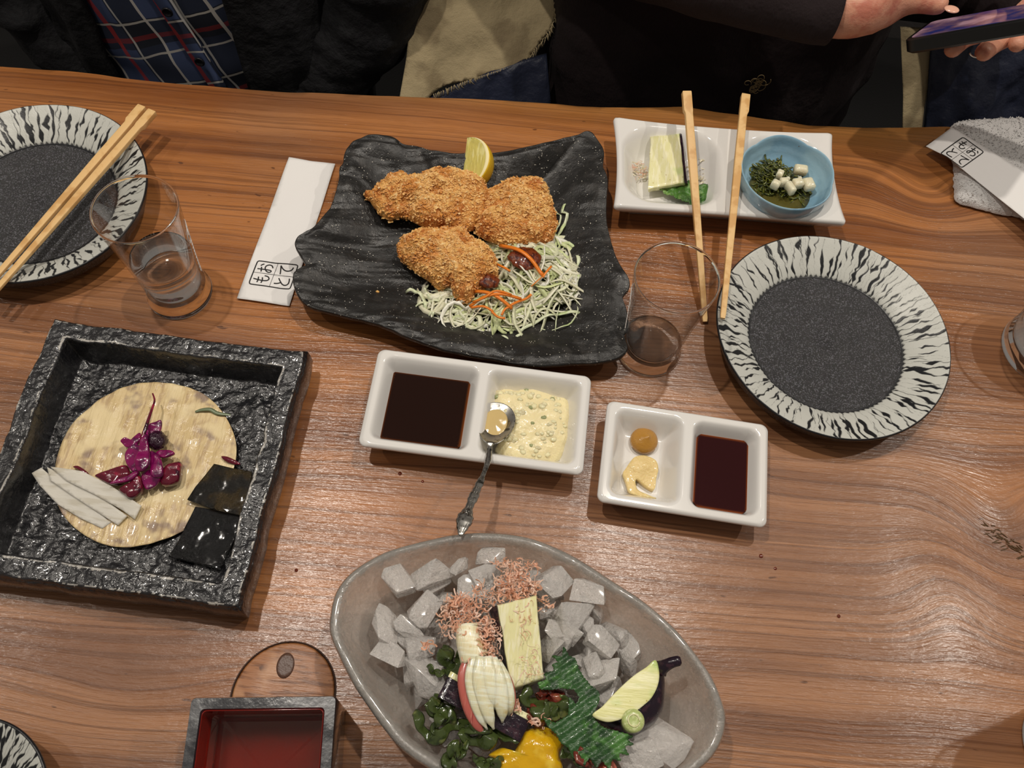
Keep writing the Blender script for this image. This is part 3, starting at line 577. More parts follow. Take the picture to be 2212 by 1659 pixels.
for k, (pp, wd) in enumerate([([(1330, 728), (1450, 810), (1540, 880), (1592, 935)], .0030), ([(1225, 765), (1300, 830), (1390, 895)], .0018), ([(1588, 935), (1610, 905), (1640, 868)], .0018), ([(1170, 1003), (1260, 1035), (1340, 1075), (1402, 1112)], .0026),
    ([(1145, 1085), (1220, 1055), (1330, 1040), (1460, 1042)], .0022), ([(1165, 1062), (1240, 1050), (1300, 1020), (1400, 1030)], .0017), ([(1395, 1095), (1450, 1060), (1522, 1018)], .0020), ([(1155, 1092), (1230, 1100), (1290, 1130)], .0018), ([(1280, 1125), (1320, 1150), (1362, 1155)], .0018), ([(1340, 1150), (1360, 1120), (1400, 1098)], .0018), ([(1520, 975), (1560, 950), (1590, 930)], .0009)]):
    zz = .040+.002*(k % 3); p = spl([c5(a, b, zz) for a, b in pp], 12); p[:, 2] = np.maximum(heap(p[:, 0], p[:, 1])+.0170+.0012*(k % 3), .0165)+.002
    one('carrot_strip', tube(p, wd*.62, 4, .8), M_CAR, CARL[k], 'carrot strip', 'carrot strips on the cabbage')
M_DRESS = mat('brown_dressing', (132, 58, 20), .08, var=[((84, 30, 10), 300, .45, .6)], bump=[(400, .0012)], trans=.2, coat=.5)
for lab, (x, y), r, sc in (('brown dressing puddled between cabbage and carrot strip', (1475, 850), .0135, (1, .85, .30)), ('small blob of brown dressing at the end of the front cutlet', (1255, 985), .0085, (1.1, .8, .4))):
    q = c5(x, y, .034); one('dressing', sphere(q, r, 3, .35, 22, 14, sc, 2.2), M_DRESS, lab, 'dressing')
# ---------------------------------------------------------------- drinking glasses
M_GLASS = mat('clear_glass', (250, 252, 252), .02, trans=1, ior=1.47)
def thin_glass():
    m = bpy.data.materials.new('thin_glass_wall'); m.use_nodes = True; nt = m.node_tree; N = nt.nodes; N.remove(N['Principled BSDF']); t = N.new('ShaderNodeBsdfTransparent'); t.inputs[0].default_value = (.985, .985, .98, 1)
    g = N.new('ShaderNodeBsdfGlossy'); g.inputs['Roughness'].default_value = .03; lw = N.new('ShaderNodeLayerWeight'); lw.inputs[0].default_value = .5; pw = N.new('ShaderNodeMath'); pw.operation = 'POWER'; pw.inputs[1].default_value = 3.5; nt.links.new(lw.outputs['Facing'], pw.inputs[0]); f = N.new('ShaderNodeMath'); f.operation = 'MULTIPLY_ADD'; nt.links.new(pw.outputs[0], f.inputs[0]); f.inputs[1].default_value = .60; f.inputs[2].default_value = .045; mx = N.new('ShaderNodeMixShader')
    nt.links.new(f.outputs[0], mx.inputs[0]); nt.links.new(t.outputs[0], mx.inputs[1]); nt.links.new(g.outputs[0], mx.inputs[2]); nt.links.new(mx.outputs[0], N['Material Output'].inputs[0]); return m
M_THIN = thin_glass()
M_WATER = mat('water', (250, 250, 250), .0, trans=1, ior=1.333)
M_ETCH = mat('white_etching', (214, 206, 200), .6)
def glass(label, c, r0, rt, h, waist, base_t, level=None, group='tumblers', tilt=0, etch=None, wm=None):
    root = thing('drinking_glass', label, 'glass', (c[0], c[1], 0), group); n = 72; th = np.arange(n)/n*2*math.pi
    def ro(z):
        t = z/h; return waist+(r0-waist)*np.exp(-(z/.011)**2)+(rt-waist)*np.clip((t-.16)/.84, 0, 1)**1.25
    zs = np.concatenate([[0, .0008, .003], np.linspace(.006, h-.001, 26)]); out = [(ro(0)-.002, 0), (ro(0)-.0006, .0006)]+[(float(ro(z)), float(z)) for z in zs[2:]]+[(rt-.0003, h), (rt-.0011, h), (rt-.0014, h-.0008)]
    wl = .0014; inn = [(float(ro(z))-wl-.0012*math.exp(-((z-base_t)/.012)), float(z)) for z in np.linspace(h-.002, base_t+.003, 24)]+[(float(ro(base_t))*.75, base_t+.0008), (float(ro(base_t))*.4, base_t), (.001, base_t)]
    prof = out+inn; G = np.array([xyz(c[0]+r*np.cos(th), c[1]+r*np.sin(th), z) for r, z in prof]); Vg, Fg = loft(G); zc_ = [np.mean([Vg[i][2] for i in f]) for f in Fg]
    build('tumbler', (Vg, Fg), [M_GLASS, M_THIN], root, fm=[1 if (z > base_t+.002 and z < h-.0022) else 0 for z in zc_])
    if level:
        zl = np.linspace(base_t+.0012, level, 12); pr = [(.001, base_t+.0006), (float(ro(base_t))*.7, base_t+.0010)]+[(float(ro(z))-wl-.0012*math.exp(-((z-base_t)/.012))-.0003, float(z)) for z in zl[1:]]+[(float(ro(level))*.6, level-.0003), (.001, level-.0003)]
        G = np.array([xyz(c[0]+r*np.cos(th), c[1]+r*np.sin(th), z) for r, z in pr]); build('drink', loft(G), wm or M_WATER, root).cycles.is_caustics_caster = True
    if etch:
        a0 = etch; L = []
        def S(pts, wd=.0003):          # strokes in (u across, v up) metres on the outer wall
            p = spl(pts, max(6, len(pts)*4)); r = ro(p[:, 1])+.00008; a = a0+p[:, 0]/r; L.append(tube(xyz(c[0]+r*np.cos(a), c[1]+r*np.sin(a), p[:, 1]), wd, 5))
        zc = h*.66; t = np.linspace(0, 2*math.pi, 30)
        S([(.0092*math.cos(x), zc+.0092*math.sin(x)) for x in t], .00030); S([(.0080*math.cos(x), zc+.0080*math.sin(x)) for x in t], .00018)
        for k in range(-4, 5):
            x = k*.0016; S([(x, zc-.0088+abs(k)*.0006), (x+.0009, zc-.006+abs(k)*.0004), (x-.0003, zc-.0045+abs(k)*.0003)], .0002)
        for q in ([(-.001, .006), (-.001, .001)], [(-.004, .004), (.0035, .005)], [(-.0005, .003), (-.004, 0)], [(0, .003), (.004, .0005)], [(-.003, -.001), (.003, -.0008), (.003, -.005)], [(-.003, -.001), (-.003, -.005)], [(-.0015, -.0028), (.0015, -.0028)], [(0, -.0018), (0, -.0045)]):
            S([(a, zc+b) for a, b in q], .00028)
        for k in range(9):             # column of small characters below the emblem
            z = zc-.014-k*.0042
            S([(-.003, z), (.003, z+.0004)], .0003); S([(0, z+.0012), (.0004, z-.0016)], .0003); S([(-.0025, z-.0014), (.0022, z-.0020)], .0003)
        tag(build('etched_emblem', join(L), M_ETCH, root, smooth=False), 'white etched round crest with a column of characters')
    return root
glass('tumbler half full of clear drink, in front of the left streaked plate', (-.2845, .3620), .0272, .0312, .112, .0235, .012, .052, etch=math.radians(25))
glass('nearly empty clear tumbler between the wavy plate and the right streaked plate', (.1100, .3590), .0272, .0318, .108, .0238, .012, .018, etch=math.radians(172))
gR = P(2252, 758, 0)
glass('clear glass of water cut off by the right edge', (gR[0], gR[1]), .036, .041, .072, .035, .010, .050)
gA = P(2312, 1612, 0)
glass('glass of amber drink just past the lower right corner, its shadow on the wood', (gA[0], gA[1]), .034, .038, .120, .033, .010, .095, wm=mat('amber_drink', (214, 140, 30), 0, trans=1, ior=1.34))
# ---------------------------------------------------------------- chopsticks
M_CHOP = mat('bamboo', (226, 186, 128), .5, var=[((206, 160, 100), (60, 60, 60), .45, .6)], bump=[(300, .0002)], sss=.1)
def chopstick(label, a, b, cat='chopstick', group='disposable chopsticks', notch=1, wt=.0036, wb=.0019):
    a = np.array(a, float); b = np.array(b, float); L = np.linalg.norm(b-a); t = np.array([0, .004, .05, .085, .10, .3, .6, .9, .985, 1.0]); wdt = np.array([.94, 1, 1, 1, .86, .9, .75, .6, .55, .46])*wt
    p = a+(b-a)*t[:, None]; d = (b-a)/L; sd = np.cross(d, [0, 0, 1]); sd /= np.linalg.norm(sd); up = np.cross(sd, d); R = []
    for q, r, tt in zip(p, wdt, t):
        rd = .12 if tt < .1 else .35; o = rrect(2*r, 2*r*.66, r*rd*.6, 3); sh = notch*(.14*wt if tt < .09 else 0); R.append(q+(o[:, 0]+sh)[:, None]*sd+o[:, 1][:, None]*up)
    return one('chopstick', loft(R), M_CHOP, label, cat, group, base=a-[0, 0, .004], auto=.7)
chopstick('separate wooden chopstick whose tip touches the table by the empty tumbler', P(1484, 199, .066), P(1523, 695, .0035), wt=.0040)
chopstick('separate wooden chopstick resting its tip on the right streaked plate', P(1609, 206, .0490), P(1561, 688, .0325), wt=.0040, notch=-1)
def ext(a, b, L): a = np.array(a); b = np.array(b); return a+(b-a)/np.linalg.norm(b-a)*L
a, b = P(309, 232, .0335), P(54, 526, .0335); chopstick('left stick of the still-joined pair lying across the left plate', a, ext(a, b, .215), wt=.0039)
a, b = P(329, 241, .0335), P(80, 526, .0335); chopstick('right stick of the still-joined pair lying across the left plate', a, ext(a, b, .215), wt=.0039, notch=-1)
# ---------------------------------------------------------------- paper chopstick sleeves
M_PAPER = mat('white_paper', (232, 230, 228), .7, bump=[(60, .0006)]); M_INK = mat('black_ink', (28, 26, 26), .7)
G_O = [[(.08, .32), (.3, .29), (.55, .25)], [(.32, .06), (.33, .35), (.33, .62), (.30, .84), (.18, .86), (.10, .74), (.22, .58), (.45, .48), (.68, .48), (.84, .62), (.80, .80), (.58, .90)], [(.66, .18), (.78, .24), (.88, .34)]]
G_TE = [[(.08, .24), (.4, .20), (.92, .12)], [(.92, .12), (.66, .26), (.46, .46), (.44, .66), (.56, .82), (.82, .88)]]
G_MO = [[(.46, .05), (.40, .3), (.36, .6), (.42, .84), (.60, .92), (.80, .82), (.86, .62)], [(.14, .32), (.4, .34), (.68, .30)], [(.12, .56), (.38, .58), (.66, .53)]]
G_TO = [[(.26, .08), (.30, .26), (.42, .42)], [(.84, .24), (.56, .38), (.28, .56), (.20, .74), (.34, .88), (.60, .90), (.88, .86)]]
def printed(root, o, ux, uy, wdt, hgt, zf):
    """o = top-left corner of the printed box, ux/uy unit vectors across and down"""
    L = []
    def S(pts, r):
        p = spl(pts, max(6, 5*len(pts))) if len(pts) > 2 else np.array(pts, float)
        q = np.array(o[:2])+p[:, :1]*np.array(ux)*wdt+p[:, 1:]*np.array(uy)*hgt; L.append(tube(xyz(q[:, 0], q[:, 1], zf(q[:, 0], q[:, 1])+.00035), r, 6, .2))
    e = .10; c = [(e, 0), (.5, 0), (1-e, 0), (1-.02, .02), (1, e), (1, .5), (1, 1-e), (.98, .98), (1-e, 1), (.5, 1), (e, 1), (.02, .98), (0, 1-e), (0, .5), (0, e), (.02, .02), (e, 0)]
    S(c, .00052); S([(.5, .01), (.5, .99)], .00018); S([(.01, .5), (.99, .5)], .00018)
    for g, (gx, gy) in ((G_MO, (.05, .04)), (G_O, (.53, .04)), (G_TO, (.05, .54)), (G_TE, (.53, .54))):
        for s in g: S([(gx+.42*a, gy+.42*b) for a, b in s], .00055)
    tag(build('printed_characters', join(L), M_INK, root, smooth=False), 'black brush characters in a rounded box')
def sleeve(label, corners, zf, stamp, group='paper chopstick sleeves', step=.004):
    root = thing('paper_sleeve', label, 'paper sleeve', np.array([*np.mean(np.array(corners)[:, :2], 0), 0]), group)
    cs_ = np.array(corners)[:, :2]; n = 14; o = np.concatenate([np.linspace(cs_[i], cs_[(i+1) % 4], n, endpoint=False) for i in range(4)])
    build('paper', sheet(o, zf, .0003, step), M_PAPER, root)
    TL, TR, BL = [np.array(q)[:2] for q in stamp]; ux = TR-TL; uy = BL-TL; w_ = np.linalg.norm(ux); h_ = np.linalg.norm(uy); printed(root, TL, ux/w_, uy/h_, w_, h_, zf); return root
q = [P(624, 339, .003), P(724, 353, .003), P(625, 661, .002), P(512, 645, .002)]
f0 = lambda x, y: .0016+.0012*np.abs(np.sin((x+y*.4)*60))+.0004*fbm(xyz(x, y), 60, 2)
sleeve('white paper sleeve lying flat, one end under the left tip of the black wavy plate', q, f0, (c4(1703, 908), c4(1765, 748), c4(1982, 941)))
# towel
M_TOWEL = mat('terry_cloth', (216, 214, 212), .95, bump=[(900, .0012)], sheen=.3)
tp = [(780, 215), (1050, 165), (1400, 150), (1736, 140), (2100, 160), (2400, 300), (2420, 900), (2300, 1500), (1950, 1560), (1700, 1480), (1600, 1460), (1400, 1430), (1100, 1350), (860, 1280), (815, 1200), (800, 1000), (800, 860), (770, 600), (740, 350)]
to = spl([ct(x, y, .008) for x, y in tp], 150, True)
to = to+.0009*np.stack([fbm(to, 900, 1, 4), fbm(to, 900, 1, 7), 0*to[:, 0]], 1)
tzt = lambda x, y, s: .003+.013*np.maximum(0, 1-s**7)**.6+.0012*fbm(xyz(x, y), 60, 2, 4)*(1-s)+.0005*fbm(xyz(x, y), 1100, 2, 9)
tw = thing('hand_towel', 'rolled white terry hand towel at the far right of the table', 'towel', (to[:, 0].mean(), to[:, 1].mean(), 0))
build('cloth', solid(to, tzt, lambda x, y, s: .0006+.002*s**6+0*x, 70), M_TOWEL, tw)
R_ = np.random.RandomState(5); LL = []
for k in range(5200):
    s = math.sqrt(R_.rand())*.995; i = R_.randint(150); q = to[:, :2].mean(0)+s*(to[i, :2]-to[:, :2].mean(0)); z = float(tzt(q[0], q[1], s)); r = R_.uniform(.0004, .0008)
    d = R_.normal(size=(4, 3))*r; LL.append((np.array([q[0], q[1], z])+d, [(0, 1, 2), (0, 2, 3), (0, 3, 1), (1, 3, 2)]))
tag(build('terry_loops', join(LL), M_TOWEL, tw, smooth=False), kind='stuff')
q = [ct(372, 565, .010), ct(745, 285, .0175), ct(2500, 1350, .0195), ct(2200, 1900, .0195)]
f1 = lambda x, y: .0175+.0015*sst(q[0][0]+.03, q[2][0], x)-.006*sst(q[0][0]+.022, q[0][0]-.002, x-(y-q[0][1])*.3)
sleeve('white paper sleeve with black characters lying diagonally on the towel', q, f1, (ct(895, 425, .0175), ct(1178, 632, .0175), ct(592, 636, .0175)))
# ---------------------------------------------------------------- tartar sauce, spoon, mustard, ginger
M_TART = mat('tartar', (240, 226, 178), .22, bump=[(260, .0010)], sss=.3, sssr=(.006, .005, .003), coat=.3)
M_TBIT = mat('tartar_bits', (240, 226, 178), .25, sss=.3, coat=.3); M_TGRN = mat('pickle_bits', (150, 156, 110), .25, coat=.3)
ot = spl([cs(x, y, .020) for x, y in [(740, 265), (800, 235), (850, 255), (960, 252), (1050, 282), (1120, 310), (1140, 400), (1122, 550), (1060, 622), (960, 645), (850, 635), (775, 595), (745, 560), (790, 480), (735, 400), (728, 330)]], 90, True)
TT = lambda x, y, s: .0085+.0125*np.sqrt(np.maximum(0, 1-s**3))+.0032*fbm(xyz(x, y), 110, 3, 4)*(s < .99)
tt_ = thing('tartar_sauce', 'chunky pale yellow tartar sauce filling half of the larger dish', 'tartar sauce', (ot[:, 0].mean(), ot[:, 1].mean(), .008))
build('cream', solid(ot, TT, lambda x, y, s: .0078+.0015*s**5+0*x, 34), M_TART, tt_)
for nm, mm, cnt, szr, sd in (('egg_chunks', M_TBIT, 80, (.0014, .0030), 3), ('pickle_chunks', M_TGRN, 9, (.0014, .0024), 9)):
    R_ = np.random.RandomState(sd); LL = []; cc_ = ot[:, :2].mean(0)
    for k in range(cnt):
        s = math.sqrt(R_.rand())*.9; i = R_.randint(90); q = cc_+s*(ot[i, :2]-cc_); r = R_.uniform(*szr); LL.append(sphere((q[0], q[1], float(TT(q[0], q[1], s))-r*.15), r, k, .35, 9, 6, (1, R_.uniform(.6, 1), .55)))
    tag(build(nm, join(LL), mm, tt_), kind='stuff')
M_STEEL = mat('old_silver', (186, 184, 178), .28, metal=1, var=[((104, 102, 96), 260, .54, .66)])
def spoon():
    root = thing('teaspoon', 'ornate tarnished silver spoon resting on the tartar sauce dish', 'spoon', P(1050, 990, .03))
    bc = P(1070, 913, .0265); nk = P(1056, 968, .0330); d = nk-bc; d /= np.linalg.norm(d); sd = np.cross(d, [0, 0, 1]); sd /= np.linalg.norm(sd); up = np.cross(sd, d)
    R = []; n = 40; th = np.arange(n)/n*2*math.pi
    def ell(s, dz): return bc+d*(np.cos(th)*.0205*s)[:, None]+sd*(np.sin(th)*.0142*s*(1-.18*np.cos(th)))[:, None]+up*dz
    for s in (.05, .4, .7, .88, .97, 1.): R.append(ell(s, -.0055*(1-s*s)-.0))
    for s in (1.02, .98, .85, .6, .05): R.append(ell(s, -.0055*(1-min(1, s)**2)-.0008))
    build('bowl', loft(R), M_STEEL, root)
    hp = spl([bc+d*.0195, P(1057, 972, .0330), P(1053, 1000, .0385), P(1038, 1040, .046), P(1018, 1085, .054), P(1003, 1125, .061), P(994, 1158, .065)], 60); t = np.linspace(0, 1, 60)
    wd = .0016+.0006*np.sin(t*9)**2+.0036*np.exp(-((t-.84)/.10)**2)+.0017*np.exp(-((t-.62)/.08)**2)+.0008*np.exp(-((t-.45)/.05)**2); wd[0] = .0035; wd[1] = .0026; wd[-1] = .0008; wd[-2] = .0018
    wd = wd*(1+.07*np.sin(t*110))
    build('handle', tube(hp, wd, 14, .42), M_STEEL, root)
    L = []                                   # raised scroll work on the handle
    fr = hp+np.array([0, 0, 1])*.0014
    for sg in (-1, 1):
        i = np.arange(34, 58); o_ = sd*sg*(.0028*np.exp(-((t[i]-.84)/.10)**2)+.0009)[:, None]*.75; L.append(tube(fr[i]+o_, .00045, 5))
        for k in range(9): j = 30+3*k; L.append(sphere(fr[j]+sd*sg*.0008+[0, 0, .0002], .0006, k, 0, 8, 6))
    e = np.linspace(0, 6.283, 20); c_ = hp[49]+[0, 0, .0019]; L.append(tube(c_+d*(.0042*np.cos(e))[:, None]+sd*(.0014*np.sin(e))[:, None], .0003, 5))
    build('handle_ornament', join(L), M_STEEL, root)
    build('cream_in_bowl', solid(ell(.62, 0)[:, :], lambda x, y, s: bc[2]-.0022+.0012*(1-s)+.0005*fbm(xyz(x, y), 200, 2), lambda x, y, s: bc[2]-.0040+0*x, 8), mat('thin_tartar', (206, 180, 122), .12, coat=.6), root)
spoon()
M_MUST = mat('mustard', (176, 128, 52), .25, bump=[(400, .0005)], sss=.2, sssr=(.004, .003, .001), coat=.3)
mq = cs(1490, 545, .008); th = np.arange(30)/30*2*math.pi
one('mustard', loft([xyz(mq[0]+r*np.cos(th)*1.02+dx, mq[1]+r*np.sin(th), .0062+z) for r, z, dx in ((.002, 0, 0), (.0092, .0002, 0), (.0108, .003, 0), (.0102, .006, 0), (.0078, .0085, 0), (.0045, .0102, .0005), (.0022, .0118, .0012), (.0008, .0128, .002), (.0002, .0132, .0026))]), M_MUST, 'small smooth ball of brown mustard in the smaller dish', 'mustard')
M_GING = mat('grated_ginger', (230, 204, 142), .3, bump=[(420, .0010)], sss=.3, sssr=(.005, .004, .002), coat=.3)
og = spl([cs(x, y, .009) for x, y in [(1395, 690), (1440, 635), (1500, 625), (1545, 650), (1560, 690), (1550, 740), (1540, 790), (1500, 775), (1450, 740), (1455, 790), (1520, 825), (1550, 835), (1480, 830), (1420, 810), (1400, 760), (1385, 710)]], 90, True)
V, Fq = sheet(og, lambda x, y: .0095+.0025*fbm(xyz(x, y), 90, 3, 3)+.003*np.exp(-(((x-cs(1480, 690)[0])**2+(y-cs(1480, 690)[1])**2)/.008**2)), .006, .0012)
one('grated_ginger', (V, Fq), M_GING, 'small ragged heap of grated ginger below the mustard', 'ginger')
# ---------------------------------------------------------------- oblong plate contents and blue bowl
M_FLESH = mat('eggplant_flesh', (226, 224, 160), .35, var=[((236, 234, 186), (40, 300, 60), .45, .6), ((176, 160, 84), 260, .68, .74), ((192, 212, 132), 28, .50, .62)], bump=[((60, 420, 60), .0006)], sss=.25, sssr=(.005, .005, .003), coat=.25)
M_FLESHX = mat('eggplant_flesh_lengthwise', (230, 226, 172), .35, var=[((240, 236, 198), (420, 60, 60), .45, .6), ((192, 170, 100), 240, .67, .73), ((204, 216, 150), 30, .56, .68)], bump=[((420, 60, 60), .0006)], sss=.25, sssr=(.005, .005, .003), coat=.25)
M_SKIN = mat('eggplant_skin', (30, 18, 30), .18, var=[((56, 34, 44), 180, .52, .66)], bump=[(300, .0004)], coat=.3)
r_ = thing('eggplant_piece', 'pale piece of pickled eggplant with dark skin edge on the oblong white plate', 'eggplant', c6(560, 480, .010))
T = [c6(415, 258, .026), c6(665, 228, .027), c6(705, 650, .024), c6(392, 700, .022)]; B = [c6(418, 285, .0105), c6(675, 270, .0105), c6(725, 690, .0105), c6(405, 735, .0105)]
build('flesh', hexa(T, B, 14, .0010, 3), M_FLESHX, r_, auto=.9)
T2 = [c6(665, 226, .0275), c6(682, 232, .0265), c6(728, 655, .0235), c6(706, 652, .0245)]; B2 = [c6(672, 268, .0105), c6(702, 262, .0105), c6(752, 690, .0105), c6(722, 690, .0105)]
build('skin', hexa(T2, B2, 14, .0003, 5), M_SKIN, r_, auto=.9)
M_LEAF = mat('green_leaf', (70, 116, 48), .32, var=[((118, 158, 84), 130, .50, .64), ((40, 78, 34), 60, .5, .66)], bump=[(220, .0014)], sss=.1)
lf = spl([c6(x, y, .014) for x, y in [(495, 705), (600, 670), (720, 650), (800, 690), (880, 680), (932, 672), (925, 740), (890, 800), (850, 850), (780, 850), (690, 830), (600, 780), (530, 745)]], 110, True)
lf[:, :2] += .0008*np.stack([np.sin(np.arange(110)*1.9), np.cos(np.arange(110)*1.9)], 1)
one('crumpled_leaf', sheet(lf, lambda x, y: .0150+.0045*np.abs(fbm(xyz(x, y), 130, 2, 3))+.003*fbm(xyz(x, y), 60, 2, 8), .0007, .0009), M_LEAF, 'crumpled green leaf under the eggplant and chopstick on the oblong plate', 'leaf')
M_BON = mat('bonito_flakes', (226, 164, 134), .5, var=[((238, 200, 176), 160, .46, .6), ((182, 106, 74), 240, .62, .7)], sss=.3, sssr=(.003, .002, .001))
def flakes(name, label, pts, n, zf, seed, m=M_BON, cat='bonito flakes', lr=(.003, .007), wr=(.0004, .0009)):
    R = np.random.RandomState(seed); L = []
    for k in range(n):
        cx, cy, rx, ry, cv = pts[R.choice(len(pts), p=np.array([q[5] for q in pts])/sum(q[5] for q in pts))][:5]
        a = R.uniform(0, 6.28); s = math.sqrt(R.rand()); q = cv(cx+rx*s*math.cos(a), cy+ry*s*math.sin(a), .05); z = zf(q)
        q = cv(cx+rx*s*math.cos(a), cy+ry*s*math.sin(a), z); L0 = R.uniform(*lr); a = R.uniform(0, 6.28); cw = R.uniform(-1, 1)*.9; p = [q]
        for i in range(6): a += cw*R.uniform(0, 1.6)+R.normal()*.25; p.append(p[-1]+np.array([math.cos(a), math.sin(a), R.uniform(-.3, .3)])*L0/6)
        p = np.array(p); p[:, 2] += R.uniform(0, .002); wd = R.uniform(*wr); L.append(tube(p, wd, 4, .18, rot=R.uniform(-1.4, 1.4)))
    return tag(build(name, join(L), m, smooth=False), label, cat, kind='stuff')
M_WHT = mat('pale_shreds', (226, 214, 176), .3, sss=.3, coat=.3)
flakes('vegetable_shreds', 'few pale wet vegetable shreds and flakes beside the eggplant on the oblong plate', [(790, 560, 70, 140, c6, 3), (930, 600, 60, 50, c6, 2), (330, 560, 55, 80, c6, 1.2)], 70, lambda q: .0125, 4, M_WHT, 'vegetable shreds', (.004, .009), (.0004, .001))
flakes('bonito_flakes', 'few thin pink dried flakes stuck to the left of the oblong plate', [(330, 540, 60, 70, c6, 3), (160, 400, 35, 35, c6, .5), (640, 720, 80, 50, c6, 1)], 50, lambda q: .0140, 6, wr=(.0002, .0004))
# blue bowl
bc_ = (.2195, .5265)
def blue_bowl():
    n = 160; th = np.arange(n)/n*2*math.pi; R = []
    pet = lambda s: 1+s*(.045*np.abs(np.sin(2.5*th+.5))-.02)
    rimz = .044+.0022*np.abs(np.sin(2.5*th+.5))
    prof = [(.001, .0135, 0), (.012, .0135, 0), (.020, .0150, .05), (.027, .0200, .3), (.0335, .0275, .6), (.0372, .0355, .9), (.0393, None, 1), (.0402, 'top', 1), (.0410, None, 1), (.0404, .036, .9), (.0375, .026, .6), (.030, .0165, .25), (.021, .0125, 0), (.0195, .0088, 0), (.017, .0088, 0), (.001, .0100, 0)]
    for r, z, s in prof:
        zz = rimz-.0012 if z is None else (rimz if z == 'top' else z); R.append(xyz(bc_[0]+r*pet(s)*np.cos(th), bc_[1]+r*pet(s)*np.sin(th), zz))
    R = np.array(R); m = len(R); t = np.linspace(0, m-1, 60)
    fine = np.stack([np.stack([np.interp(t, np.arange(m), R[:, j, k]) for k in range(3)], -1) for j in range(n)], 1)
    V, Fq = loft(fine)
    return one('small_blue_bowl', (V, Fq), mat('blue_glaze', (158, 194, 212), .14, var=[((134, 174, 198), 30, .45, .6), ((110, 80, 40), 150, .765, .78)], bump=[(70, .0006)], coat=.4), 'small scalloped sky-blue bowl standing on the oblong white plate', 'bowl', base=(bc_[0], bc_[1], .0088))
blue_bowl()
M_SEA = mat('seaweed', (88, 92, 26), .12, var=[((52, 58, 14), 200, .45, .6), ((128, 126, 44), 120, .56, .68)], bump=[(400, .0006)], coat=.5, trans=.15)
M_SLIME = mat('clear_dressing', (150, 140, 70), .06, trans=.75, ior=1.36)
one('seaweed_liquid', loft([xyz(bc_[0]+r*np.cos(th)*1.0, bc_[1]+r*np.sin(th)-.0015, z) for th in [np.arange(48)/48*2*math.pi] for r, z in ((.002, .0225), (.02, .0225), (.0275, .0222), (.0265, .0205), (.019, .0155), (.002, .0140))]), M_SLIME, 'slick liquid around the seaweed in the small blue bowl', 'liquid')
Rn = np.random.RandomState(4); L = []
for k in range(260):
    a = Rn.uniform(0, 6.28); s = math.sqrt(Rn.rand()); q = c6(1440+150*s*math.cos(a), 560+150*s*math.sin(a), .027) if Rn.rand() < .72 else c6(1620+170*s*math.cos(a), 700+50*s*math.sin(a), .025)
    q[2] = .022+.015*(1-s)*Rn.rand(); p = [q]; a = Rn.uniform(0, 6.28); cw = Rn.normal()*.7
    for i in range(6): a += cw; p.append(p[-1]+np.array([math.cos(a), math.sin(a), Rn.uniform(-.3, .3)])*.0022)
    L.append(tube(spl(p, 14), Rn.uniform(.0005, .0011), 6, .7))
tag(build('shredded_seaweed', join(L), M_SEA), 'glistening dark green seaweed shreds in the small blue bowl', 'seaweed', kind='stuff')
M_YAM = mat('yam', (226, 218, 188), .2, bump=[(500, .0006)], sss=.35, coat=.5)
for k, (x, y, sx, sy, lab) in enumerate([(1480, 670, 60, 50, 'white yam cube at the lower left of the heap in the blue bowl'), (1550, 650, 60, 45, 'white yam cube just left of the middle of the blue bowl'), (1605, 700, 45, 80, 'narrow white yam stick standing low in the blue bowl'), (1670, 660, 75, 60, 'largest white yam cube beside the pale beads in the blue bowl'), (1762, 668, 75, 85, 'white yam cube against the right wall of the blue bowl'), (1695, 545, 95, 60, 'white yam lump at the back of the blue bowl'), (1515, 585, 45, 50, 'small pale yam piece among the seaweed strands')]):
    q = c6(x, y, .032); one('yam_cube', box(q-[0, 0, .004], (sx/3.95*.00050, sy/3.95*.00055, .009), rnd.uniform(-.6, .6), .22), M_YAM, lab, 'yam cube', 'yam cubes in the blue bowl')
for x, y, lab in ((1588, 617, 'left of two tiny round beads in the blue bowl'), (1690, 615, 'right of two tiny round beads in the blue bowl')):
    one('mushroom_bead', sphere(c6(x, y, .034), .0021, 2, 0), M_YAM, lab, 'bead', 'beads in the blue bowl')
# ---------------------------------------------------------------- food on the square dish
M_VEN = mat('wood_sheet', (214, 190, 142), .42, var=[((188, 162, 122), (300, 50, 50), .48, .62), ((150, 128, 108), 55, .52, .66), ((226, 206, 160), 24, .5, .6)], bump=[((420, 60, 60), .0010), (160, .0008)], coat=.1, roughvar=(50, .15, .6))
th = np.arange(140)/140*2*math.pi; rs = .0650*(1+.010*np.sin(3*th+1)+.006*np.sin(7*th))
vc = (-.2632, .2071)
one('wood_sheet', sheet(xyz(vc[0]+rs*np.cos(th), vc[1]+rs*np.sin(th)), lambda x, y: .0148+.0005*fbm(xyz(x, y*3), 60, 3, 2)+.0004*np.sin(x*500), .0005, .0016), M_VEN, 'round sheet of pale shaved wood lying in the square stone dish', 'wood sheet')
M_DAI = mat('daikon', (208, 204, 192), .42, var=[((192, 186, 170), (30, 200, 30), .5, .64)], sss=.4, sssr=(.006, .006, .005), bump=[((60, 200, 60), .0004)])
dk = [('backmost white radish slice, closest to the purple pickles', [(205, 740), (300, 750), (470, 775), (700, 890), (940, 1045), (880, 1155), (780, 1080), (560, 960), (330, 850)], .0215),
      ('second white radish slice, overlapped by the backmost one', [(180, 745), (360, 830), (600, 970), (820, 1130), (740, 1205), (560, 1090), (360, 960), (200, 850)], .0195),
      ('front white radish slice with a pointed left end', [(135, 752), (260, 860), (480, 1010), (660, 1165), (690, 1180), (610, 1232), (430, 1150), (250, 1040), (110, 890), (52, 795)], .0180)]
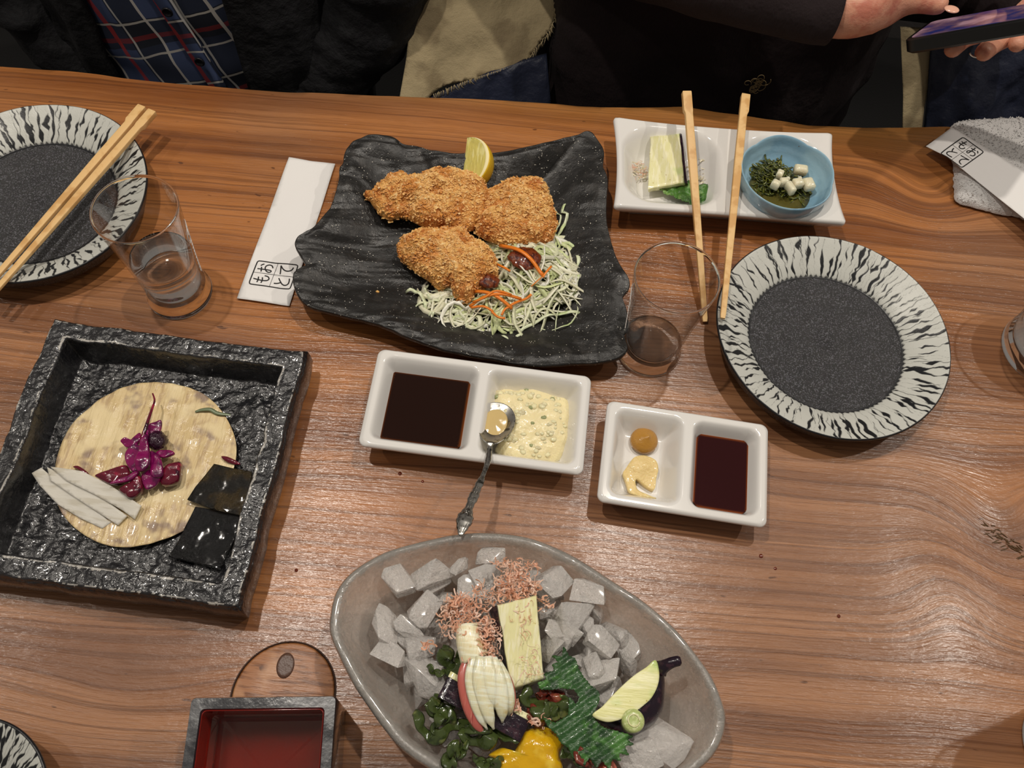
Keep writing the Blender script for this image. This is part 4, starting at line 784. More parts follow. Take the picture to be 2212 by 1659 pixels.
for k, (lab, pp, z) in enumerate(dk):
    o = np.concatenate([np.array([cd(*np.array(pp[i]), z)])+np.linspace(0, 1, 8, endpoint=False)[:, None]*(cd(*np.array(pp[(i+1) % len(pp)]), z)-cd(*np.array(pp[i]), z)) for i in range(len(pp))]); c0 = o.mean(0)
    one('radish_slice', sheet(o, lambda x, y, c0=c0, z=z: z+.14*(y-c0[1])*1.0-.02*(x-c0[0])+.0005*fbm(xyz(x, y), 90, 2, k), .0018, .0016), M_DAI, lab, 'radish slice', 'white radish slices')
M_PUR = mat('purple_pickle', (128, 14, 84), .22, var=[((84, 10, 62), 90, .45, .6), ((190, 34, 130), 130, .62, .74)], bump=[(200, .0008)], sss=.25, sssr=(.006, .001, .003), coat=.5)
M_PURD = mat('dark_red_pickle', (96, 20, 40), .14, var=[((150, 34, 62), 90, .5, .64), ((50, 8, 30), 60, .5, .6)], bump=[(200, .0008)], sss=.2, sssr=(.005, .001, .001), coat=.6)
pk = [('tall magenta pickle petal at the top of the pile', 'pickle_slice', [(1105, 335), (1010, 380), (985, 450), (1000, 540), (1060, 470), (1100, 410)], .030, .0022, M_PUR),
      ('curled magenta pickle at the upper left of the pile', 'pickle_slice', [(770, 505), (810, 480), (860, 500), (930, 440), (940, 500), (880, 560), (820, 560), (785, 530)], .026, .0025, M_PUR),
      ('large magenta pickle slice on the left of the pile', 'pickle_slice', [(830, 560), (900, 520), (940, 600), (930, 740), (870, 765), (810, 680), (805, 610)], .028, .0028, M_PUR),
      ('long striped magenta pickle running into the thin stem', 'pickle_slice', [(960, 440), (1000, 400), (1000, 520), (1012, 680), (960, 755), (895, 740), (900, 640), (930, 540)], .034, .0030, M_PUR),
      ('magenta pickle strip pointing right from the middle of the pile', 'pickle_slice', [(1090, 590), (1180, 585), (1220, 610), (1170, 640), (1120, 650), (1060, 620)], .026, .0022, M_PUR),
      ('folded magenta pickle slice in the centre of the pile', 'pickle_slice', [(1020, 590), (1080, 620), (1120, 700), (1110, 800), (1030, 800), (1010, 720), (1000, 640)], .030, .0030, M_PUR),
      ('crumpled magenta pickle below the centre of the pile', 'pickle_slice', [(950, 790), (1020, 740), (1110, 790), (1080, 860), (1000, 910), (960, 880)], .026, .0030, M_PUR),
      ('dark red pickle chunk at the right of the pile', 'pickle_chunk', [(1120, 760), (1180, 700), (1270, 680), (1280, 760), (1255, 850), (1160, 885), (1100, 860)], .0235, .008, M_PURD),
      ('purple pickle wedge touching the top radish slice', 'pickle_slice', [(560, 800), (640, 770), (760, 725), (830, 720), (850, 800), (760, 880), (680, 870), (600, 830)], .0235, .0050, M_PURD),
      ('bright magenta pickle sliver lying over the purple wedge', 'pickle_slice', [(680, 865), (760, 820), (850, 790), (900, 760), (925, 775), (860, 830), (780, 850)], .0285, .0015, M_PUR),
      ('dark red pickle chunk at the bottom of the pile', 'pickle_chunk', [(760, 910), (850, 860), (920, 790), (960, 860), (940, 940), (860, 990), (790, 950)], .0240, .007, M_PURD)]
for k, (lab, nm, pp, z, tk, mm) in enumerate(pk):
    o = spl([cd(x, y, z) for x, y in pp], 60, True); V, Fq = solid(o, lambda x, y, s: z+tk*.5*np.sqrt(np.maximum(0, 1-s**3))+.0022*fbm(xyz(x, y), 130, 2, k+3)-.0005, lambda x, y, s: z-(.006 if tk < .004 else tk)*.9+.003*s**3+.0015*fbm(xyz(x, y), 130, 2, k+3), 12)
    one(nm, (V, Fq), mm, lab, 'pickle', 'purple pickles on the wood sheet')
one('thin_pickle', tube(spl([cd(1040, 115, .031), cd(1056, 175, .031), cd(1030, 260, .033), cd(990, 380, .035), cd(950, 500, .034)], 24), np.linspace(.0006, .0016, 24), 7), M_PURD, 'thin dark stem rising from the purple pickle pile', 'stem')
one('dried_berry', sphere(cd(1078, 510, .027), .0072, 5, .25, 30, 22, (1, 1, .9), 4), mat('wrinkled_dark', (44, 14, 34), .2, bump=[(420, .002)], coat=.6), 'wrinkled near-black berry at the right of the pickle pile', 'berry')
one('red_petal', solid(spl([cd(x, y, .016) for x, y in [(1615, 645), (1680, 650), (1770, 700), (1735, 712), (1660, 690)]], 40, True), lambda x, y, s: .0172+.0015*(1-s*s), lambda x, y, s: .0155+0*x, 8), M_PURD, 'small red pickle petal above the black kelp squares', 'pickle')
one('red_pickle_tip', solid(spl([cd(x, y, .020) for x, y in [(372, 722), (420, 716), (495, 770), (470, 790), (420, 750)]], 40, True), lambda x, y, s: .0190+.0012*(1-s*s), lambda x, y, s: .0155+0*x, 8), M_PURD, 'small red pickle tip peeping out behind the radish slices', 'pickle')
one('green_strand', tube(spl([cd(1395, 268, .0165), cd(1450, 252, .017), cd(1520, 250, .017), cd(1580, 280, .0165), cd(1690, 295, .0162)], 24), .0016*np.sin(np.linspace(.5, 2.7, 24)), 6, .35), mat('thin_green', (110, 122, 92), .25, coat=.3), 'short grey-green strand on the upper right of the wood sheet', 'herb')
M_KELP = mat('kelp', (16, 14, 8), .16, var=[((54, 42, 14), 60, .46, .62)], bump=[(520, .0022), (130, .0012)], coat=.35)
M_KELP2 = mat('kelp_black', (8, 8, 9), .15, bump=[(520, .0022), (130, .0012)], coat=.35)
for lab, pp, z, mm in (('lower black kelp square, shinier and darker', [(1400, 1062), (1600, 1095), (1790, 1120), (1740, 1300), (1640, 1510), (1600, 1585), (1400, 1530), (1172, 1478), (1240, 1380), (1340, 1180)], .0160, M_KELP2), ('upper brownish-black kelp square overlapping the lower one', [(1555, 705), (1700, 740), (1870, 770), (1850, 930), (1780, 1135), (1600, 1100), (1440, 1045), (1333, 1005), (1400, 900), (1480, 800)], .0195, M_KELP)):
    o = []; q = [cd(x, y, z) for x, y in pp]
    for i in range(len(q)): o += [q[i]+(q[(i+1) % len(q)]-q[i])*t for t in (0, .33, .66)]
    one('kelp_square', sheet(np.array(o), lambda x, y, z=z: z+.0009*fbm(xyz(x, y), 90, 3, int(z*1e4)), .0022, .0013), mm, lab, 'kelp square', 'kelp squares')
# ---------------------------------------------------------------- glass bowl of ice
bo = [(25, 520), (60, 380), (150, 270), (300, 180), (480, 120), (700, 75), (900, 72), (1100, 100), (1300, 180), (1500, 300), (1700, 430), (1850, 560), (1950, 680), (2050, 820), (2110, 950), (2140, 1060), (2120, 1180), (2050, 1290), (1900, 1400), (1700, 1480), (1450, 1530), (1200, 1540), (900, 1500), (700, 1410), (520, 1310), (400, 1220), (300, 1100), (230, 1000), (150, 880), (80, 740), (30, 620)]
BO = spl([c3(x, y, .052) for x, y in bo], 160, True); BC = np.array([*BO.mean(0)[:2], 0])
def bowl():
    R = []; D = BO-np.array([BC[0], BC[1], 0]); D[:, 2] = 0; L = np.linalg.norm(D, axis=1)[:, None]; U = D/L
    rz = .052+.0035*fbm(BO, 22, 2, 4)
    def ring(inset, k, z): q = BC+U*((L-inset)*k); q[:, 2] = z; return q
    for k, z in ((.02, .011), (.3, .011), (.5, .013), (.66, .019), (.78, .028), (.88, .039)): R.append(ring(0, k, z*np.ones(160)))
    R += [ring(.0085, 1, rz-.0035), ring(.0068, 1, rz-.0008), ring(.0045, 1, rz+.0005), ring(.0020, 1, rz-.0004), ring(.0004, 1, rz-.003), ring(.0012, 1, rz-.0075)]
    for k, z in ((.90, .030), (.80, .019), (.68, .010), (.56, .004), (.50, .0005), (.3, 0), (.02, .001)): R.append(ring(0, k, z*np.ones(160)))
    R = np.array(R)
    for i in range(len(R)): R[i, :, 2] += .0007*fbm(R[i], 70, 2, 5)*(R[i, :, 2] > .004)
    return loft(R)
M_FROST = mat('bubbly_glass', (226, 222, 214), .10, var=[((250, 244, 236), 900, .52, .6)], coat=1, trans=.74, ior=1.46, spec=.7, bump=[(160, .0010), (900, .0002)], roughvar=(40, .06, .34))
one('glass_bowl', bowl(), M_FROST, 'large free-form frosted glass bowl filled with ice and seaweed', 'bowl', base=(BC[0], BC[1], 0))
M_ICE = mat('ice', (240, 236, 232), .06, trans=.58, ior=1.31, bump=[(2.2, .0022), (7, .0007)], roughvar=(2.5, .03, .35), coat=.6)
def ice_mesh(seed):
    R = np.random.RandomState(seed); bm = bmesh.new(); n = R.randint(9, 14); p = R.uniform(-1, 1, (n, 3))*[1, .75, .5]
    if seed % 3: p = np.concatenate([p*[1.1, .9, .7], R.uniform(-.9, .9, (6, 3))*[1, .8, .6]])
    else: p = np.concatenate([p, np.array([[a, b, c] for a in (-.8, .8) for b in (-.55, .55) for c in (-.4, .4)])*R.uniform(.7, 1.1, (8, 3))])
    for q in p: bm.verts.new(q)
    g = bmesh.ops.convex_hull(bm, input=bm.verts); bmesh.ops.delete(bm, geom=[v for v in bm.verts if not v.link_faces], context='VERTS')
    bmesh.ops.bevel(bm, geom=bm.edges[:], offset=.05, segments=2, affect='EDGES', profile=.6, clamp_overlap=True); bmesh.ops.recalc_face_normals(bm, faces=bm.faces)
    me = bpy.data.meshes.new('ice_chunk'); bm.to_mesh(me); bm.free(); me.materials.append(M_ICE)
    me.polygons.foreach_set('use_smooth', [True]*len(me.polygons)); me.set_sharp_from_angle(angle=.45); return me
ICE = [ice_mesh(50+k) for k in range(9)]
def ice(x, y, z, s, a, label, k, tilt=.4):
    q = c3(x, y, z); o = bpy.data.objects.new('ice_chunk', ICE[k % 9]); COL.objects.link(o); o.location = q; o.rotation_euler = (rnd.uniform(-tilt, tilt), rnd.uniform(-tilt, tilt), a); o.scale = (s, s, s)
    tag(o, label, 'ice', 'ice chunks in the glass bowl'); return o
named = [(580, 290, .014, -.5, 'squarish ice chunk at the back left of the glass bowl'), (535, 490, .014, -1.1, 'tall clear ice chunk left of the pink flakes'), (325, 570, .014, 1.5, 'upright ice chunk nearest the left wall of the glass bowl'), (450, 600, .011, .4, 'ice chunk between the two tall left ones'), (400, 340, .013, .9, 'ice chunk at the upper left inside the glass bowl'), (720, 250, .008, -.9, 'thin ice sliver near the back of the glass bowl'), (880, 200, .010, 0., 'small ice chunk topping the back of the glass bowl'), (1210, 350, .015, -.8, 'ice chunk right of the eggplant slab top'), (1390, 400, .014, .2, 'ice chunk near the right back wall of the glass bowl'), (1300, 540, .018, -1.1, 'longest ice chunk right of the eggplant slab'), (1470, 660, .013, .6, 'ice chunk above the green leaf on the right'), (1460, 830, .015, -.2, 'ice chunk between leaf and eggplant cap'), (1280, 620, .013, .1, 'ice chunk touching the top of the serrated leaf'), (520, 690, .011, -.3, 'small ice chunk holding a stray pink flake'), (560, 840, .018, .9, 'ice chunk left of the dark eggplant stick'), (1740, 1160, .022, .5, 'broad flaky ice chunk below the eggplant cap'), (1660, 1270, .017, -.4, 'ice chunk at the lower right beside the red bits'), (340, 720, .013, .5, 'ice chunk low against the left wall')]
for k, (x, y, s, a, lab) in enumerate(named): ice(x, y, .046, s, -a, lab, k, .3)
Ri = np.random.RandomState(9); cnt = 0; k = 0
bp = [tuple(c3(x, y, .045)[:2]) for x, y in bo]; bcx = np.mean(bp, 0); inn = [tuple(bcx+(np.array(q)-bcx)*.70) for q in bp]
while cnt < 80:
    x, y = Ri.uniform(200, 1950), Ri.uniform(150, 1500); q = c3(x, y, .04)
    if not inpoly(np.array([q[0]]), np.array([q[1]]), inn)[0]: continue
    dd = np.linalg.norm(q[:2]-bcx); z = .018+.020*Ri.rand()+(.006 if y < 900 else 0)
    ice(x, y, z, Ri.uniform(.009, .015), Ri.uniform(0, 3.1), 'clear ice chunk buried in the ice pile in the glass bowl', cnt, 1.2); cnt += 1
# foods in the bowl
M_FLESHY = M_FLESH
r_ = thing('eggplant_slab', 'upright pale eggplant slab with dark skin side, centre of the ice bowl', 'eggplant', ce(930, 460, .045))
T = [ce(762, 192, .078), ce(1056, 120, .076), ce(1103, 728, .066), ce(866, 812, .066)]; B = [t-np.array([0, 0, .020]) for t in T]
build('flesh', hexa(T, B, 16, .0008, 13), M_FLESHX, r_, auto=.9)
T2 = [ce(700, 212, .068), ce(758, 196, .0775), ce(862, 812, .0655), ce(825, 640, .060)]; B2 = [t-np.array([0, 0, .012]) for t in T2]
build('skin', hexa(T2, B2, 12, .0003, 15), M_SKIN, r_, auto=.9)
r_ = thing('eggplant_stick', 'dark-skinned eggplant stick with pale top edge, lying behind the pink ginger shoot', 'eggplant', ce(680, 930, .045))
a0, a1 = ce(372, 775, .062), ce(975, 1105, .058); d = a1-a0; L0 = np.linalg.norm(d); d /= L0; sd = np.cross(d, [0, 0, 1]); sd /= np.linalg.norm(sd)
def bar(o1, o2, z0, z1): T = [a0+sd*o1, a1+sd*o1, a1+sd*o2, a0+sd*o2]; return hexa([t+[0, 0, z1] for t in T], [t+[0, 0, z0] for t in T], 16, .0003, 4)
if (sd[1] > 0): sd = -sd
build('skin', bar(-.005, .0085, -.012, .0005), M_SKIN, r_, auto=.9); build('flesh', bar(-.0085, -.0050, -.013, -.0002), M_FLESH, r_, auto=.9)
# myoga ginger shoot
M_MYW = mat('ginger_shoot', (232, 222, 184), .3, var=[((244, 240, 214), (60, 500, 60), .45, .6), ((216, 190, 130), 80, .60, .72)], bump=[((500, 60, 60), .0008)], sss=.35, coat=.3)
M_MYR = mat('ginger_shoot_red', (186, 98, 88), .28, var=[((222, 160, 138), (300, 40, 60), .5, .64), ((150, 52, 56), (300, 30, 60), .56, .66)], sss=.3, coat=.3)
r_ = thing('ginger_shoot', 'split pale ginger shoot with pink-red outer petals, left of the eggplant slab', 'ginger shoot', ce(690, 760, .06))
build('stem', tube(spl([ce(545, 335, .070), ce(552, 450, .070), ce(600, 590, .068)], 14), np.linspace(.0068, .0095, 14), 10, .6), M_MYW, r_)
for k, (pts, wd, mm, z) in enumerate([([(545, 590), (520, 720), (560, 930), (610, 1060), (672, 1148)], .0052, M_MYR, .070), ([(590, 570), (570, 720), (600, 880), (640, 1010), (690, 1110)], .0046, M_MYW, .073), ([(640, 570), (630, 720), (660, 860), (700, 1000), (738, 1108)], .0056, M_MYW, .074),
        ([(690, 570), (700, 700), (720, 850), (740, 930), (755, 960)], .0060, M_MYW, .074), ([(730, 580), (760, 720), (790, 880), (800, 980), (800, 1060)], .0058, M_MYW, .073), ([(760, 600), (810, 740), (845, 880), (850, 960), (845, 1010)], .0050, M_MYW, .071), ([(770, 610), (835, 740), (870, 870), (872, 950), (862, 990)], .0032, M_MYR, .070)]):
    p = spl([ce(x, y, z-.012*(i/4)**2) for i, (x, y) in enumerate(pts)], 22); t = np.linspace(0, 1, 22)
    pt_ = build('petal', tube(p, wd*(.48+.46*np.sin(np.clip(t*1.25, 0, 1)*math.pi*.9))*(1-.80*sst(.80, 1., t)), 10, .42), mm, r_)
    if mm is M_MYR: pt_['label'] = 'pink-red petal'
flakes('bonito_flakes', 'heap of curly pink bonito flakes over the ginger shoot and ice', [(480, 280, 130, 160, ce, 4), (900, 60, 150, 100, ce, 4), (640, 560, 140, 90, ce, 2.2), (900, -90, 170, 60, ce, 1.0), (1120, 190, 60, 60, ce, .3), (640, 180, 150, 120, ce, 2), (690, 400, 90, 90, ce, 2)], 900, lambda q: .062+rnd.uniform(0, .012), 12)
flakes('bonito_flakes', 'thin brown flakes sticking to the pale eggplant slab', [(950, 250, 90, 110, ce, 2), (980, 480, 80, 120, ce, 1.5), (1020, 670, 60, 40, ce, 1.5), (770, 400, 20, 110, ce, .8)], 55, lambda q: .0745, 13, wr=(.0002, .0005))
flakes('bonito_flakes', 'few pink flakes fallen over the seaweed below the ginger shoot', [(1060, 1060, 90, 50, ce, 1), (880, 920, 40, 60, ce, 1), (270, 490, 45, 30, ce, .6)], 60, lambda q: .060, 14)
# shiso leaf
M_SHISO = mat('serrated_leaf', (46, 84, 42), .34, var=[((74, 122, 56), 60, .52, .64), ((34, 64, 34), 90, .5, .64)], bump=[((160, 260, 60), .0010), (420, .0006)], coat=.25, sss=.05)
so = [(1255, 495), (1290, 560), (1340, 590), (1360, 650), (1400, 720), (1450, 780), (1510, 830), (1512, 900), (1470, 980), (1480, 1040), (1540, 1100), (1620, 1120), (1690, 1140), (1760, 1162), (1710, 1185), (1760, 1222), (1685, 1230), (1722, 1300), (1645, 1280), (1662, 1342), (1602, 1322), (1585, 1405), (1525, 1330), (1492, 1390), (1442, 1311), (1402, 1375), (1372, 1281), (1322, 1315), (1292, 1241), (1232, 1202), (1200, 1140), (1140, 1090), (1100, 1022), (1190, 1062), (1290, 1002), (1295, 870), (1345, 930), (1372, 870), (1330, 812), (1242, 800), (1160, 815), (1080, 812), (1062, 762), (1130, 742), (1112, 692), (1192, 672), (1172, 622), (1222, 612), (1168, 560), (1242, 572)]
o = []
for i in range(len(so)):
    A = np.array(so[i], float); B = np.array(so[(i+1) % len(so)], float); d = B-A; L0 = np.linalg.norm(d); n_ = np.array([d[1], -d[0]])/L0; m_ = max(1, int(L0/26))
    for j in range(m_): o.append(A+d*j/m_); o.append(A+d*(j+.72)/m_+n_*7)
szf = lambda x, y: .062+.0045*fbm(xyz(x, y), 34, 2, 6)+.0012*fbm(xyz(x, y), 150, 2, 8)+.0007*np.sin((x*.8-y)*900)
V, Fq = sheet(np.array([ce(x, y, .062) for x, y in o]), szf, .0006, .0013)
one('serrated_leaf', (V, Fq), M_SHISO, 'dark green serrated leaf sweeping across the ice bowl', 'leaf')
# eggplant cap
r_ = thing('eggplant_end', 'eggplant stem end with dark skin and pale crescent cut, right side of the ice bowl', 'eggplant', ce(1780, 900, .045))
ok = spl([ce(x, y, .060) for x, y in [(1925, 600), (1990, 620), (2016, 700), (2016, 850), (2000, 960), (1940, 1050), (1850, 1110), (1760, 1150), (1640, 1130), (1500, 1060), (1470, 1010), (1600, 900), (1760, 760)]], 90, True)
build('skin', solid(ok, lambda x, y, s: .050+.013*np.sqrt(np.maximum(0, 1-s**2.5))+.0006*fbm(xyz(x, y), 200, 2), lambda x, y, s: .042+.006*s**4+0*x, 16), M_SKIN, r_)
of = spl([ce(x, y, .066) for x, y in [(1925, 600), (1952, 690), (1943, 780), (1900, 870), (1840, 930), (1780, 975), (1720, 1010), (1650, 1040), (1560, 1050), (1465, 1002), (1540, 935), (1640, 828), (1760, 718), (1860, 650)]], 90, True)
build('flesh', solid(of, lambda x, y, s: .0665+.0006*(1-s**4), lambda x, y, s: .056+.006*s**3+0*x, 12), M_FLESH, r_)
q = ce(1762, 1045, .067); th = np.arange(40)/40*2*math.pi; r0 = np.linalg.norm(ce(1845, 1045, .067)-q)
stc = build('stem_cut', loft([xyz(q[0]+r0*k*np.cos(th), q[1]+r0*k*np.sin(th)*1.0, z) for k, z in ((.05, .0690), (.5, .0695), (.85, .0693), (1, .0675), (.95, .058))]), mat('stem_cut', (176, 190, 120), .3, var=[((208, 214, 160), 500, .5, .62)], sss=.2, coat=.3), r_)
build('pith_ring', tube(np.concatenate([xyz(q[0]+r0*.5*np.cos(th), q[1]+r0*.5*np.sin(th), .0697)]*1), .0005, 5), M_FLESH, stc)
build('calyx', tube(spl([ce(1950, 670, .062), ce(1985, 645, .067), ce(2045, 615, .071), ce(2113, 598, .072)], 14), [.005, .0058, .0052, .0046, .0042, .0040, .0038, .0037, .0036, .0035, .0034, .0034, .0033, .0022], 7, .5), M_SKIN, r_)
# wakame
M_WAK = mat('wakame', (70, 84, 42), .10, var=[((42, 54, 26), 60, .46, .6), ((120, 128, 72), 90, .54, .66)], bump=[(160, .0008)], coat=.6, trans=.15)
M_WAKR = mat('red_seaweed', (108, 44, 34), .12, var=[((140, 84, 56), 80, .5, .62)], bump=[(160, .0008)], coat=.5)
wk = [('wakame ribbon curling along the bowl wall at far left', [(150, 980), (220, 1100), (270, 1170), (380, 1130), (480, 1060), (560, 1080)], .0042, M_WAK), ('wakame ribbon waving below the ginger shoot tips', [(480, 1130), (560, 1180), (650, 1210), (760, 1150), (850, 1150), (900, 1220)], .0046, M_WAK),
      ('wakame loop hanging toward the bottom frame edge, left', [(545, 1215), (460, 1270), (420, 1340), (440, 1400)], .0050, M_WAK), ('small curled wakame at the bottom beside the yellow jelly', [(600, 1300), (640, 1360), (760, 1350), (800, 1310)], .0034, M_WAK),
      ('faint wakame ribbon above the left wall', [(250, 900), (330, 960), (400, 1000), (430, 1100)], .0060, M_WAK), ('bright green wakame clump behind the ginger shoot', [(400, 490), (375, 580), (440, 650), (500, 600), (470, 530)], .0060, M_WAK),
      ('thin wakame strip left of the eggplant stick', [(250, 655), (330, 695), (430, 690)], .0022, M_WAK), ('wakame ribbon between the slab and the serrated leaf', [(940, 830), (1000, 900), (1100, 960), (1200, 965), (1290, 930)], .0060, M_WAK),
      ('curled wakame hugging the serrated leaf bend', [(1050, 1010), (1120, 945), (1200, 1000), (1240, 900), (1200, 850)], .0045, M_WAK), ('wakame knot under the lower leaf tips', [(1230, 1290), (1320, 1265), (1390, 1330), (1440, 1380)], .0050, M_WAK),
      ('dark wakame fold right under the eggplant stick', [(560, 960), (620, 1040), (700, 1080), (560, 1090), (500, 1120)], .0070, M_WAK), ('wakame ribbon crossing the left ice', [(330, 850), (300, 930), (360, 1010), (300, 1080), (330, 1130)], .0040, M_WAK),
      ('reddish seaweed piece under the leaf top', [(1080, 830), (1150, 865), (1220, 828)], .0062, M_WAKR), ('reddish seaweed fold left of the leaf bend', [(1000, 960), (1050, 1030), (1090, 1045)], .0042, M_WAKR), ('dark red seaweed under the lower leaf', [(1340, 1285), (1400, 1310), (1440, 1370)], .0060, M_WAKR)]
for k, (lab, pts, wd, mm) in enumerate(wk):
    n = 46; p = spl([ce(x, y, .054) for x, y in pts], n); i = np.arange(n); p[:, 2] += .0025*np.sin(i*.3+k)+.001*k % .004; sdv = np.gradient(p, axis=0); sdv = np.stack([-sdv[:, 1], sdv[:, 0], 0*i], 1); sdv /= np.linalg.norm(sdv, axis=1)[:, None]
    p += sdv*(.0010*np.sin(i*.45+k))[:, None]
    one('wakame_strand', tube(p, wd*(.95+.25*np.sin(i*.35+k))*np.sin(np.linspace(.3, 2.9, n))**.5, 8, .14, rot=.55*np.sin(i*.17+k*1.7)), mm, lab, 'seaweed', 'seaweed ribbons in the ice bowl')
oy = spl([ce(x, y, .052) for x, y in [(930, 1180), (980, 1110), (1100, 1080), (1200, 1120), (1255, 1200), (1225, 1290), (1250, 1400), (1150, 1480), (900, 1480), (720, 1420), (740, 1330), (700, 1290), (800, 1240), (860, 1290), (900, 1250)]], 100, True)
one('yellow_jelly', solid(oy, lambda x, y, s: .048+.009*np.sqrt(np.maximum(0, 1-s**3))+.0035*fbm(xyz(x, y), 70, 3, 3), lambda x, y, s: .040+.005*s**4+0*x, 22), mat('yellow_jelly', (214, 168, 22), .10, var=[((230, 196, 70), 60, .5, .64)], bump=[(130, .0012)], sss=.5, sssr=(.008, .005, .001), coat=.5), 'glossy translucent yellow jelly at the bottom edge of the ice bowl', 'jelly')
M_FISH = mat('pink_sashimi', (198, 104, 84), .18, bump=[(200, .0006)], sss=.3, coat=.4)
one('pink_slice', solid(spl([ce(x, y, .054) for x, y in [(1560, 1330), (1620, 1340), (1650, 1420), (1560, 1440), (1500, 1400)]], 40, True), lambda x, y, s: .052+.004*(1-s**3), lambda x, y, s: .046+0*x, 8), M_FISH, 'small pink slice peeking out at the bottom below the leaf', 'fish slice')
# ---------------------------------------------------------------- lacquer box
def lacquer_box():
    z = .058; TR = P(728, 1502, z)[:2]; TL = P(412, 1506, z)[:2]; ux = (TR-TL); W_ = np.linalg.norm(ux); ux /= W_; uy = np.array([-ux[1], ux[0]]); D_ = W_; c = (TL+TR)/2-uy*D_/2; rot = math.atan2(ux[1], ux[0])
    root = thing('lacquer_box', 'square lacquer cup, black outside and red inside, at the bottom edge', 'cup', (c[0], c[1], 0))
    def ring(w_, d_, r, z): o = rot2(rrect(w_, d_, r, 5), rot); return xyz(c[0]+o[:, 0], c[1]+o[:, 1], z)
    t = .0075; tb = .004
    build('outer_shell', loft([ring(W_-.02, D_-.02, .003, 0), ring(W_-tb, D_-tb, .003, .0), ring(W_-.002, D_-.002, .003, .002), ring(W_, D_, .003, z-.002), ring(W_-.0014, D_-.0014, .0028, z), ring(W_-2*t+.0014, D_-2*t+.0014, .0026, z), ring(W_-2*t, D_-2*t, .0026, z-.0014), ring(W_-2*t, D_-2*t, .0026, .006), ring(.004, .004, .001, .006)], cap=True), mat('black_lacquer', (34, 35, 40), .20, spec=1, bump=[(150, .0002)], coat=.8, roughvar=(60, .16, .3)), root, auto=.8)
    build('inner_lining', loft([ring(.004, .004, .001, .0062), ring(W_-2*t-.0002, D_-2*t-.0002, .0026, .0062), ring(W_-2*t-.0002, D_-2*t-.0002, .0026, z-.0014), ring(W_-2*t-.0009, D_-2*t-.0009, .0026, z-.0013), ring(W_-2*t-.0012, D_-2*t-.0012, .0026, .010), ring(W_-2*t-.006, D_-2*t-.006, .002, .0070), ring(.004, .004, .001, .0070)], cap=True), mat('red_lacquer', (128, 24, 13), .12, coat=.5), root, auto=.8)
    build('sake', loft([ring(.004, .004, .001, .034), ring(W_-2*t-.0009, D_-2*t-.0009, .0026, .034), ring(W_-2*t-.0012, D_-2*t-.0012, .0026, .0330), ring(W_-2*t-.0013, D_-2*t-.0013, .0026, .011), ring(.004, .004, .001, .0072)]), mat('clear_sake', (252, 250, 240), 0, trans=1, ior=1.34), root, auto=.6)
    # fix: the lining cap faces up and seals the box floor
lacquer_box()
# small things on the table
M_DROP = mat('soy_drop', (96, 36, 14), .05, coat=.5)
for x, y, r, lab in ((1644, 1201, .0016, 'dark sauce drop on the table, larger of two below the small dish'), (1675, 1228, .0012, 'dark sauce drop on the table, smaller of two below the small dish'), (1812, 1331, .0013, 'lone brown sauce drop right of the glass bowl'), (864, 1023, .0015, 'brown sauce drop below the left half of the larger dish'), (913, 1040, .0011, 'brown sauce drop between dish and spoon handle'), (640, 1232, .0013, 'brown sauce drop right of the square dish corner')):
    one('sauce_drop', sphere(P(x, y, .0003), r, 1, .1, 14, 8, (1, 1, .3)), M_DROP, lab, 'sauce drop', 'sauce drops on the table')
for x, y, lab in ((606+835/2.765, 250+850/2.765, 'golden crumb left of the front cutlet'), (606+580/2.765, 250+1052/2.765, 'golden crumb lowest on the left of the wavy plate')):
    one('crumb', sphere(P(x-0, y, .0150), .0016, 4, .5, 10, 7, (1, .8, .7)), M_CRUMB, lab, 'crumb', 'crumbs on the wavy plate')
